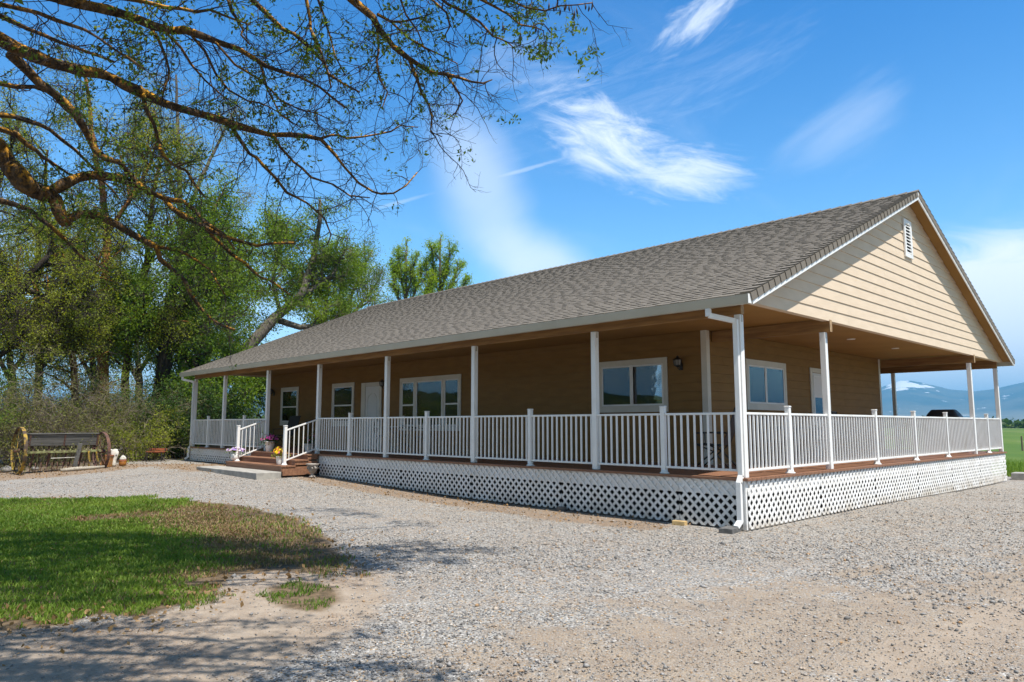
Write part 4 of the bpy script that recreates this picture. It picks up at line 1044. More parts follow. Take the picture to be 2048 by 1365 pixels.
def build_overhang():
    G = Grow(21); K = K_fg()
    root_xy = (-4.6, -15.6); base = np.array([*root_xy, gz(*root_xy)])
    tree = thing('overhanging_tree', base, 'large lichen covered tree leaning in from the left with drooping twiggy limbs', 'tree')
    crotch = base + np.array([.5, .6, 3.1])
    # (pixel path, width in pixels at start and end, distance at start and end, how leafy)
    B = [
     ([(116, -4), (154, 7), (191, 15), (239, 27), (280, 41), (308, 53), (345, 62), (369, 60), (403, 72), (437, 85), (478, 99), (506, 116), (533, 133), (564, 144), (600, 155), (640, 175), (690, 215)], 19, 3.5, 7.6, 7.3, 1.0),
     ([(-5, 76), (34, 98), (68, 112), (103, 126), (137, 135), (171, 143), (198, 147), (222, 155), (246, 169), (273, 181), (297, 193), (328, 207), (362, 218), (403, 229), (437, 239), (472, 251), (506, 261), (540, 270), (581, 270), (615, 273), (642, 279)], 22, 7, 8.4, 7.9, .7),
     ([(642, 279), (673, 313), (691, 337), (717, 366), (746, 384), (787, 387), (812, 372), (834, 346)], 6.5, 2.2, 7.9, 7.9, .1),
     ([(640, 278), (661, 271), (694, 277), (726, 274), (760, 268), (800, 252), (836, 255)], 5.5, 2, 7.9, 7.6, .15),
     ([(20, 108), (51, 137), (79, 167), (113, 191), (133, 212), (154, 232), (167, 253), (178, 277), (191, 301), (212, 318), (239, 325), (254, 342), (268, 358), (300, 392)], 16, 6, 8.6, 9.2, .8),
     ([(-5, 294), (15, 327), (32, 346), (49, 368), (71, 383), (93, 389)], 27, 25, 9.2, 9.3, .5),
     ([(93, 389), (107, 380), (129, 368), (156, 356), (181, 351), (207, 352), (232, 356), (259, 364), (281, 373), (305, 387), (330, 398), (342, 415), (366, 432), (391, 444), (415, 456), (444, 472), (478, 482), (513, 492), (545, 487), (590, 486)], 17, 4, 9.3, 8.8, .8),
     ([(410, 453), (427, 475), (461, 506), (489, 526), (519, 554), (547, 565), (580, 590)], 7, 2.5, 9.0, 8.8, .8),
     ([(330, 398), (366, 403), (391, 422), (410, 446), (450, 470), (470, 500)], 9, 3, 9.1, 8.6, .8),
     ([(93, 389), (112, 400), (117, 420), (124, 439), (133, 449)], 24, 17, 9.3, 9.35, .3),
     ([(131, 447), (141, 437), (159, 428), (183, 429), (207, 437), (232, 449), (256, 464), (281, 478), (312, 494), (321, 520), (342, 537), (369, 561), (383, 591), (403, 619), (424, 640), (470, 660)], 14, 4.5, 9.35, 9.6, .9),
     ([(312, 494), (354, 500), (378, 512), (420, 540), (450, 590)], 7, 2.5, 9.4, 9.2, .9),
     ([(700, -4), (726, 18), (746, 35), (758, 59), (776, 79), (799, 103), (817, 117), (840, 132), (864, 146), (893, 149), (916, 155), (943, 164), (966, 167), (984, 160)], 15, 2.6, 6.9, 6.9, .35),
     ([(818, 119), (834, 158), (843, 187), (858, 211), (864, 234), (861, 264), (884, 274)], 6, 2, 6.9, 6.9, .1),
     ([(893, 150), (911, 176), (925, 202), (911, 226), (898, 236)], 4.5, 2, 6.9, 6.9, .1),
     ([(752, 45), (757, 90), (753, 120), (760, 160), (775, 185), (765, 215)], 5.5, 2, 6.9, 6.8, .3),
     ([(755, 29), (782, 44), (805, 44), (830, 38), (852, 35)], 6, 2.5, 6.9, 6.7, .7),
     ([(782, 44), (815, 75), (850, 96), (880, 110), (915, 128)], 4.5, 2, 6.9, 6.8, .8),
     ([(860, -4), (893, 26), (900, 53), (885, 80), (915, 95)], 5, 2, 6.5, 6.6, 1.5),
     ([(880, -4), (920, 20), (960, 45), (985, 72), (1015, 85), (1030, 98)], 6, 2, 6.5, 6.5, 1.9),
     ([(955, -4), (990, 14), (1016, 29), (1040, 50), (1070, 55), (1088, 62)], 5.5, 2, 6.4, 6.3, 1.9),
     ([(1010, -4), (1050, 15), (1090, 22), (1120, 12), (1185, 6)], 4.5, 2, 6.3, 6.2, 1.6),
     ([(612, -4), (620, 38), (629, 76), (644, 111), (656, 146), (662, 175)], 6.5, 3, 7.1, 7.1, .6),
     ([(635, -4), (650, 38), (661, 76), (670, 112), (690, 150)], 5, 2, 7.2, 7.1, .7),
     ([(800, -4), (812, 30), (835, 62), (850, 100)], 4, 2, 6.8, 6.9, .9),
     ([(500, -4), (533, 27), (564, 58), (588, 68), (615, 92), (639, 116), (656, 148), (690, 170), (720, 185)], 10, 3, 7.3, 7.2, 1.5),
     ([(456, -4), (464, 24), (478, 44), (482, 70), (500, 90)], 8, 3, 7.3, 7.3, .8),
     ([(280, 174), (290, 215), (308, 249), (317, 283), (330, 315), (349, 332), (373, 342), (391, 371), (410, 395)], 8, 3, 8.2, 8.0, .6),
     ([(458, 246), (478, 277), (499, 308), (526, 331), (550, 355), (574, 386), (615, 407), (649, 437), (662, 470), (655, 490)], 7, 2.2, 8.0, 7.9, .1),
     ([(547, 271), (560, 294), (588, 325), (622, 355), (666, 369), (700, 392), (740, 396)], 6, 2, 7.9, 8.0, .1),
     ([(301, 55), (318, 82), (331, 113), (338, 140), (331, 171), (325, 192)], 6, 3, 7.6, 7.7, .3),
     ([(328, 62), (362, 96), (383, 130), (410, 161), (444, 191), (480, 215)], 5, 2, 7.5, 7.7, .2),
     ([(376, 63), (410, 103), (431, 147), (458, 181), (495, 202), (540, 215), (580, 240)], 5, 2, 7.5, 7.6, .2),
     ([(430, 84), (470, 130), (520, 160), (560, 200), (600, 220), (660, 240)], 4.5, 2, 7.4, 7.5, .2),
     ([(520, 125), (535, 180), (560, 230), (600, 255)], 4.5, 2, 7.4, 7.4, .5),
     ([(-5, 166), (31, 174), (68, 174), (110, 190)], 8, 4, 8.8, 8.8, .9),
     ([(-5, 257), (32, 268), (54, 290), (73, 302), (98, 322), (140, 350)], 9, 4, 9.0, 9.4, .9),
     ([(-5, 30), (60, 60), (120, 85), (190, 110), (230, 125)], 8, 3, 7.6, 7.4, 1.2),
     ([(-5, 8), (50, 20), (110, 40), (170, 60), (230, 100), (290, 140)], 7, 3, 7.2, 7.0, 1.3),
     ([(240, -4), (330, 15), (420, 20), (500, 50)], 7, 3, 7.0, 6.9, 1.1),
     ([(-5, 230), (50, 240), (100, 260), (150, 300), (190, 340), (240, 400)], 8, 3, 9.6, 10.2, 1.0),
     ([(-5, 400), (60, 420), (120, 470), (170, 520)], 9, 4, 10, 10.4, 1.0),
    ]
    off = []
    for path, w0, w1, D0, D1, lf in B:
        n = len(path); P = []
        for i, (x, y) in enumerate(path):
            f = i / (n - 1); D = D0 + (D1 - D0) * f + (.12 * math.sin(i * 1.7 + x * .01) if 0 < i < n - 1 else 0); P.append(at(x, y, D))
        rad = [(w0 + (w1 - w0) * i / (n - 1)) / F_PX * (D0 + (D1 - D0) * i / (n - 1)) * .5 for i in range(n)]
        K['lf'] = lf; K['knob'] = .09
        G.trace(P, [q * 1.15 for q in rad], 0, K, jit=.010, tube=True)
        if path[0][0] < 0 or path[0][1] < 0: off.append((P, rad, lf))
    # limbs beyond the frame that carry the traced ones back to the trunk
    for P, rad, lf in off:
        a = P[0]; d = (P[1] - P[0]); d /= np.linalg.norm(d); L = np.linalg.norm(a - crotch)
        c1 = crotch + np.array([0, 0, .4 * L]) ; c2 = a - d * .4 * L; ts = np.linspace(0, 1, 14)
        Q = [crotch * (1 - t) ** 3 + 3 * c1 * t * (1 - t) ** 2 + 3 * c2 * t * t * (1 - t) + a * t ** 3 for t in ts]
        K['lf'] = min(.8, lf); r0 = rad[0] * 1.05
        kk = dict(K); kk['kids'] = [2.6, 4.5, 3.0]
        G.trace(Q, [r0 * (1.9 - .9 * t) for t in ts], 0, kk, jit=.01, tube=True, f0=.35)
    # upper crown over the lawn, above the top edge of the picture, unseen; leaves shaped so their shade follows the strokes
    rr = random.Random(8); H = Grow(77)
    def unseen(p):
        d = np.array(p) - CAM; z = d @ _fw
        if z < .1: return True
        x, y = 1024 + F_PX * (d @ _rt) / z, 682.5 - F_PX * (d @ _up) / z
        return y < -60 or x < -60
    kk = dict(K); kk['kids'] = [3.6, 4.5, 0]; kk['step'] = [.25, .16, .12]; kk['leaf'] = 1; kk['lf'] = 1.0; kk['len'] = [(.4, 1.3), (.2, .55), (0, 0)]; kk['ang'] = [(25, 70), (25, 70), (0, 0)]
    sh = 1 / math.tan(SUN_EL)
    strokes = [(px_poly(q), w) for q, w in (
        ([(575, 1012), (680, 1022), (780, 1040), (860, 1052)], .30), ([(620, 1075), (760, 1085), (900, 1100), (1010, 1108)], .42), ([(640, 1118), (780, 1128), (900, 1128)], .26),
        ([(-200, 1072), (60, 1075), (250, 1078), (450, 1088), (620, 1100)], .34), ([(60, 1110), (260, 1112), (460, 1120), (580, 1130)], .22), ([(-200, 1188), (0, 1190), (200, 1196), (430, 1205)], .16),
        ([(-150, 1004), (100, 1002), (230, 1006)], .30), ([(-100, 1130), (90, 1160), (160, 1200)], .10), ([(560, 1165), (700, 1150), (830, 1130)], .14),
        ([(-200, 1275), (60, 1268), (180, 1250), (330, 1240)], .09), ([(100, 1275), (250, 1290), (450, 1308), (600, 1290), (725, 1278)], .08), ([(150, 1335), (330, 1330), (460, 1315), (560, 1280)], .08),
        ([(-150, 1330), (60, 1340), (180, 1352), (300, 1375)], .16), ([(300, 1378), (520, 1358), (700, 1335), (850, 1330)], .10), ([(600, 1300), (720, 1265), (850, 1250)], .09), ([(760, 1390), (900, 1350), (960, 1320)], .09), ([(420, 1250), (560, 1240), (700, 1235), (800, 1225)], .07))]
    made = 0
    for _ in range(4000):
        if made >= 68: break
        st, w = strokes[made % len(strokes)]
        if w < .12 and rr.random() < .55: made += 1; continue
        k = rr.randrange(len(st) - 1); g = st[k] + (st[k + 1] - st[k]) * rr.random() + np.array([rr.gauss(0, w * .6), rr.gauss(0, w * .6)])
        if g[0] < -13: continue
        z = rr.uniform(5.4, 8.2) if w > .17 else rr.uniform(4.0, 6.2); hgt = z - gz(*g); a = np.array([g[0] + sd[0] / sd[2] * hgt, g[1] + sd[1] / sd[2] * hgt, z])
        if not unseen(a): continue
        m = (crotch + a) / 2 + np.array([rr.uniform(-.6, .6), rr.uniform(-.6, .6), rr.uniform(1.0, 2.4)]); ts = np.linspace(0, 1, 18)
        Q = [crotch * (1 - t) ** 2 + 2 * m * t * (1 - t) + a * t * t for t in ts]; bad = [q for q in Q if not unseen(q)]
        if bad: continue
        H.trace(Q, [.070 - .058 * t for t in ts], 0, kk, jit=.06, tube=True, f0=.45); made += 1
    ok = [unseen(p) and unseen(q) for p, q in zip(H.P0, H.P1)]
    for src, dst in ((H.P0, G.P0), (H.P1, G.P1), (H.R0, G.R0), (H.R1, G.R1)): dst += [v for v, o_ in zip(src, ok) if o_]
    G.tubes += [tb for tb in H.tubes if all(unseen(q) for q in tb[0])]
    HA = np.array([q for q in H.anchor if unseen(q[:3])]); rng = np.random.RandomState(15)
    SP = HA[:, :2] - (HA[:, 2:3] + .72) * sd[None, :2] / sd[2]; den = np.full(len(HA), .015)
    for st, w in strokes:
        d = dist_poly(SP, st, False) / w + (fbm(SP * [.6, 1.2], .40, 12) - .42) * 2.0
        den = np.maximum(den, (1.0 if w > .17 else .5) * (1 - smooth01((d - .7) / .35)))
    HA = HA[rng.rand(len(HA)) < den]
    leaves('unseen_upper_crown', HA, 6, .085, .085, LEAF_FG, tree, 16, aspect=.5)
    G.tubes.append(([tuple(base - [0, 0, .1]), tuple(base + [0, .02, .25]), tuple(base + [.12, .15, 1.2]), tuple(base + [.3, .4, 2.3]), tuple(crotch), tuple(crotch + [.1, .1, .6])], [.46, .36, .30, .28, .27, .16]))
    tr = G.tube_mesh('trunk', BARK_FG, tree)
    G.stick_mesh('twigs', TWIG, tree)
    A = np.array(G.anchor); rng = np.random.RandomState(5)
    cl = fbm(A[:, :2] * 1.0 + A[:, 2:3] * [.8, -.6], .55, 23)
    keep = rng.rand(len(A)) < A[:, 3] * .155 * smooth01((cl - .34) / .16)
    leaves('crown', A[keep], 7, .026, .046, LEAF_FG, tree, 6, aspect=.45)
    # seed pods hanging near the right end of the canopy
    mb = MB(); pr = random.Random(3)
    hang = [(1098, 6), (1106, 14), (1112, 10), (1120, 18), (1128, 12), (1132, 6), (1149, 22), (1153, 16), (1170, 8), (1178, 12), (1185, 4), (1041, 66), (1008, 56), (1005, 48), (1116, 2), (1072, 52), (986, 56), (1138, 10)]
    for x, y in hang:
        p = at(x, y, 6.3 + pr.uniform(-.1, .1)); L = pr.uniform(.05, .085); a = pr.random() * 3.14; w = .008
        dx, dy = math.cos(a) * w, math.sin(a) * w; q = p - np.array([pr.uniform(-.012, .012), pr.uniform(-.012, .012), L])
        m_ = (p + q) / 2 + np.array([dy, -dx, 0]) * .6
        MB().tube([p + [0, 0, .03], p, m_ + (p - m_) * .4, m_, q + (m_ - q) * .4, q], [.0012, .002, .0075, .009, .007, .001], 6).build('seed_pod', PODM, tree, smooth=True)
build_overhang()

# --- trees and brush behind the yard
def K_tree(h, leafy=1.0, twig=1.0, up=.02, wig=1.0, spread=1.0):
    return dict(step=[.5, .35, .25, .18], wig=[.05 * wig, .11 * wig, .17 * wig, .24 * wig], trop=[(0, 0, .03), (0, 0, up), (0, 0, up * .6), (0, 0, 0)], tip=[.35, .3, .3, .5], tube=2, leaf=2, lf=1,
                per_m=False, kids=[int(16 * twig), int(9 * twig), int(6 * twig)], ang=[(35, 75), (30, 65), (30, 75)], len=[(h * .24 * spread, h * .42 * spread), (h * .09, h * .18), (h * .03, h * .075)],
                short=[.55, .4, .3], rad=[.2, .045, .014, .006], **{'from': [.22, .15, .15]})
def make_tree(name, label, seed, D, trunks, K, bark, twigm, leafm, per, size, spread, keep=1.0, sink=.1, group='trees behind the yard', cl_s=1.0, cl=(.30, .45), tinted=1.2, sides=True):
    """trunks: list of (pixel path, width in pixels at bottom and top); the first starts on the ground at distance D"""
    G = Grow(seed); x0, y0 = trunks[0][0][0]; b = at(x0, y0, D); b[2] = gz(b[0], b[1]); t = thing(name, b, label, 'tree', group)
    for path, w0, w1 in trunks:
        n = len(path); P = []
        for i, (x, y) in enumerate(path):
            P.append(at(x, y, D + (.5 * math.sin(i * 1.3 + x) if i else 0)))
        if path is trunks[0][0]: P[0] = np.array([b[0], b[1], b[2] - sink])
        rad = [max(.012, (w0 + (w1 - w0) * i / (n - 1)) / F_PX * D * .5) for i in range(n)]
        G.trace(P, rad, 0, K, jit=.02, tube=True, zmin=b[2] + .3)
    G.tube_mesh('trunk', bark, t, 8); 
    if G.P0: G.stick_mesh('twigs', twigm, t)
    A = np.array(G.anchor); rng = np.random.RandomState(seed)
    c = fbm(A[:, :2] + A[:, 2:3] * [.8, -.6], cl_s, seed % 40)
    A = A[rng.rand(len(A)) < keep * smooth01((c - cl[0]) / (cl[1] - cl[0]))]
    leaves('crown', A, per, spread, size, leafm, t, seed + 1, tint_s=tinted)
    return t
T = make_tree
T('slim_tree', 'slim young tree with an orange lichened trunk behind the old farm machine', 31, 32, [([(160, 860), (150, 770), (142, 690), (140, 640), (128, 590), (120, 540), (100, 470)], 13, 5), ([(141, 650), (165, 600), (190, 540), (215, 480)], 7, 3)], K_tree(6, twig=1.15), BARK_OR, TWIG, LEAF_YG, 4, .09, .10, .42)
T('orange_barked_tree', 'tall tree with a thick orange barked trunk left of the house', 32, 34, [([(207, 865), (206, 760), (206, 680), (210, 620), (212, 540), (214, 460), (205, 380), (190, 300), (180, 220), (170, 150)], 21, 5), ([(208, 630), (170, 612), (130, 612), (98, 600), (60, 580), (20, 560)], 10, 4), ([(212, 625), (250, 640), (300, 632), (340, 628)], 8, 3), ([(214, 470), (260, 400), (300, 330), (320, 260)], 9, 3)], K_tree(9, twig=1.3), BARK_OR, TWIG, LEAF_YG, 4, .10, .12, .5)
T('red_barked_tree', 'reddish trunked tree rising behind the orange barked one', 33, 36, [([(252, 860), (250, 760), (262, 650), (282, 580), (294, 520), (300, 440), (312, 360), (330, 280)], 15, 5), ([(285, 570), (310, 500), (350, 440)], 8, 3)], K_tree(10, twig=.9), BARK_RD, TWIG, LEAF_YG, 4, .11, .14, .5)
T('dark_trunked_tree', 'dense dark green tree with a thick black trunk left of the porch', 34, 34, [([(314, 875), (320, 800), (328, 740), (334, 690), (340, 620), (350, 560), (362, 500), (370, 440)], 34, 8), ([(332, 705), (300, 660), (262, 630), (240, 600)], 14, 4), ([(336, 690), (372, 705), (395, 745), (410, 800), (412, 870)], 18, 20), ([(338, 640), (380, 600), (410, 560), (425, 510)], 12, 4)], K_tree(8, twig=1.15, wig=1.2), BARK_DK, TWIG, LEAF_MG, 5, .14, .20, .8, cl=(.28, .44))
T('rust_limbed_tree', 'tree with a long rust coloured limb rising behind the left roof corner', 35, 37, [([(372, 872), (385, 760), (398, 700), (410, 650), (420, 600), (424, 540), (427, 470), (430, 410)], 17, 5), ([(412, 640), (450, 590), (470, 540), (480, 480)], 8, 3)], K_tree(9, twig=1.0), BARK_RD, TWIG, LEAF_MG, 5, .14, .19, .75, cl=(.3, .46))
T('leaning_tree', 'old leaning tree with a bare pale limb above the left roof edge', 36, 42, [([(425, 870), (440, 770), (480, 715), (510, 680), (545, 640), (580, 612), (605, 588), (620, 540), (632, 490), (640, 440), (640, 400)], 30, 6), ([(555, 640), (600, 655), (650, 652), (700, 640), (740, 625)], 13, 5), ([(470, 715), (455, 650), (445, 600), (450, 540)], 12, 4), ([(600, 592), (640, 570), (670, 545), (690, 500)], 10, 4), ([(560, 625), (545, 560), (560, 500), (575, 450)], 9, 4)], K_tree(7.5, twig=1.0, wig=1.3), BARK_GR, TWIG_PALE, LEAF_MG, 5, .15, .20, .8, cl=(.28, .44))
T('shade_tree', 'shady tree with drooping leaves seen through the left porch bays', 37, 36, [([(470, 872), (455, 800), (420, 770), (400, 720), (380, 690)], 16, 6), ([(455, 800), (480, 770), (510, 750)], 9, 4), ([(440, 790), (410, 800), (390, 780)], 9, 4)], K_tree(6, twig=1.1, up=-.01), BARK_DK, TWIG, LEAF_MG, 5, .14, .21, .85, cl=(.2, .4))
T('feathery_tree', 'tall thin feathery tree with pale buds far behind the overhanging limbs', 38, 52, [([(372, 860), (368, 640), (362, 480), (358, 340), (355, 240), (352, 150)], 16, 4), ([(362, 460), (400, 360), (440, 280), (470, 220)], 9, 3), ([(360, 420), (330, 320), (310, 230)], 8, 3), ([(366, 540), (420, 440), (450, 380)], 8, 3)], K_tree(12, twig=.85), BARK_GR, TWIG_PALE, LEAF_PL, 3, .13, .34, .55)
T('left_edge_tree', 'dark limbed twiggy tree at the left edge behind the brush', 39, 31, [([(-40, 880), (-30, 760), (-15, 640), (10, 594), (31, 589), (53, 572), (62, 548), (90, 520), (110, 500), (160, 470)], 24, 5), ([(-25, 720), (-40, 560), (-20, 430), (10, 330), (40, 240)], 16, 5), ([(-28, 735), (30, 690), (80, 660), (140, 650)], 10, 4), ([(53, 580), (82, 590), (111, 605), (144, 609), (170, 613)], 9, 4)], K_tree(6.5, twig=1.45, up=0, wig=1.3), BARK_DK, TWIG, LEAF_YG, 4, .085, .10, .45)
T('filler_tree', 'slender twiggy tree between the left edge and the slim tree', 40, 38, [([(75, 865), (80, 700), (70, 560), (85, 420), (95, 300)], 14, 4), ([(78, 640), (120, 520), (140, 420)], 7, 3)], K_tree(11, twig=1.25), BARK_DK, TWIG, LEAF_YG, 4, .11, .15, .5)
T('bare_topped_tree', 'tree with bare twig tips above the roof between two leafy ones', 41, 46, [([(690, 860), (692, 680), (700, 600), (720, 550), (745, 500)], 12, 3), ([(695, 660), (680, 590), (690, 520)], 8, 3), ([(697, 640), (730, 600), (750, 570)], 7, 3)], K_tree(8, twig=.9, up=.05, wig=1.1), BARK_GR, TWIG_PALE, LEAF_MG, 5, .12, .18, .7)
T('leafy_tree', 'bright leafy tree behind the left slope of the roof', 42, 45, [([(640, 860), (645, 690), (650, 620), (660, 560), (680, 510)], 12, 3), ([(648, 660), (620, 600), (610, 560)], 8, 3)], K_tree(8, twig=1.0, up=.05), BARK_GR, TWIG, LEAF_BR, 4, .15, .17, .85)
for (sd_, px, top, D, lab) in ((43, 812, 484, 48, 'upright bright green tree behind the roof, left of the taller pointed one'), (44, 880, 470, 48, 'tallest pointed bright green tree behind the roof ridge')):
    T('upright_tree', lab, sd_, D, [([(px, 860), (px, 700), (px - 1, 600), (px, 540), (px + 1, top + 6)], 13, 2.5), ([(px, 640), (px - 22, 580), (px - 28, 530)], 6, 2), ([(px, 630), (px + 24, 570), (px + 36, 530)], 6, 2), ([(px, 600), (px + 14, 540), (px + 20, top + 30)], 5, 2), ([(px, 600), (px - 13, 545), (px - 16, top + 22)], 5, 2), ([(px, 660), (px + 34, 600), (px + 52, 560)], 5, 2)],
      dict(K_tree(9, twig=.8, up=.12), len=[(.5, 1.5), (.25, .6), (.1, .25)], kids=[24, 5, 2], topleaf=1, ang=[(15, 45), (20, 50), (30, 70)]), BARK_GR, TWIG, LEAF_BR, 4, .13, .13, .75, cl=(.2, .42), cl_s=.6)
# a far fringe of trees closing the gaps low down behind the yard
for k, (px, D, top, lm, lab) in enumerate(((20, 60, 560, LEAF_MG, 'rounded tree far behind the brush at the left edge'), (185, 58, 600, LEAF_DK, 'dark tree far behind the two orange trunks'), (275, 62, 560, LEAF_MG, 'mid green tree far behind the farm machine'), (395, 60, 590, LEAF_DK, 'dark green tree deep behind the left roof corner'))):
    T('background_tree', lab, 60 + k, D, [([(px, 858), (px + 4, 760), (px - 3, 690), (px, top)], 16, 4), ([(px, 760), (px - 40, 680), (px - 60, 640)], 8, 3), ([(px, 750), (px + 40, 690), (px + 62, 640)], 8, 3)], K_tree(9, twig=.9, up=.0), BARK_DK, TWIG, lm, 4, .18, .42, .8, cl=(.2, .4))

def brush(name, label, seed, px, D, h, w, stems, leafm, twigm, per, size, keep, arch=-.06, stem_mat=None, group='brush along the yard edge', lean=.5):
    G = Grow(seed); b = at(px, 850, D); b[2] = gz(b[0], b[1]); t = thing(name, b, label, 'bush', group); r = G.r
    K = dict(step=[.22, .16, .11], wig=[.12, .2, .28], trop=[(0, 0, arch), (0, 0, arch * .6), (0, 0, 0)], tip=[.3, .4, .5], tube=0, leaf=1, lf=1, per_m=False, kids=[9, 5], ang=[(25, 75), (30, 80)], len=[(h * .2, h * .5), (h * .07, h * .2)], short=[.4, .3], rad=[.014, .006, .0035], **{'from': [.15, .1]})
    for i in range(stems):
        a = r.random() * 6.283; q = (w * .5 * math.sqrt(r.random())); d = (math.cos(a) * lean * r.random(), math.sin(a) * lean * r.random(), 1.0)
        G.limb((b[0] + q * math.cos(a), b[1] + q * math.sin(a), b[2] - .05), d, h * r.uniform(.65, 1.35), .016, 0, K, b[2] + .03)
    G.stick_mesh('stems', twigm, t); A = np.array(G.anchor); rng = np.random.RandomState(seed)
    c = fbm(A[:, :2] + A[:, 2:3] * [.8, -.6], .5, seed % 40); A = A[rng.rand(len(A)) < keep * smooth01((c - .28) / .2)]
    leaves('foliage', A, per, .09, size, leafm, t, seed + 1, tint_s=.6); return t
brush('tangled_brush', 'tangled olive brush at the far left edge of the yard', 71, 15, 29.0, 3.3, 2.4, 40, LEAF_OL, TWIG, 3, .07, 0.4, arch=-.06, lean=.9)
brush('tangled_brush', 'tall tangled brush rising behind the left wheel of the farm machine', 72, 88, 30.0, 3.5, 2.4, 46, LEAF_OL, TWIG_PALE, 3, .07, 0.35, arch=-.06, lean=.9)
brush('tangled_brush', 'dry grey twiggy brush behind the middle of the farm machine', 73, 150, 30.6, 2.5, 2.2, 50, LEAF_OL, TWIG_PALE, 2, .065, 0.3, arch=-.06, lean=.9)
brush('tangled_brush', 'dense brush mound with pale twigs right of the farm machine', 74, 222, 31.0, 3.4, 2.4, 56, LEAF_OL, TWIG_PALE, 3, .07, 0.35, arch=-.06, lean=.9)
brush('leafy_shrub', 'bright green shrub beside the cow skull', 75, 282, 29.6, 1.5, 2.0, 40, LEAF_YG, TWIG_PALE, 4, .08, .75)
brush('leafy_shrub', 'light green shrub behind the small red bench', 76, 330, 31.0, 1.3, 1.8, 34, LEAF_MG, TWIG, 4, .085, .8)
brush('dark_shrub', 'dark shaded shrub against the left end of the porch', 77, 365, 31.0, 2.3, 2.2, 44, LEAF_DK, TWIG, 4, .095, .85)
brush('dark_shrub', 'deep green shrub behind the left porch corner', 78, 415, 33, 2.4, 3.0, 44, LEAF_DK, TWIG, 4, .10, .85)
brush('dark_shrub', 'shaded shrub seen through the porch beside the curled ornament', 79, 475, 35, 1.8, 3.0, 40, LEAF_MG, TWIG, 4, .10, .6)
brush('dark_shrub', 'low dark shrub in front of the thick black trunk', 80, 318, 32.5, 2.0, 2.0, 40, LEAF_DK, TWIG, 4, .09, .85)
for k, (px, D, w) in enumerate(((-60, 31, 2.6), (120, 33, 2.8), (255, 34, 2.6))):
    brush('background_brush', ['leafy brush beyond the left edge tree', 'green brush filling the gap below the slim tree', 'green brush below the orange barked tree'][k], 90 + k, px, D, 2.6, w, 44, LEAF_MG, TWIG, 4, .09, .7)
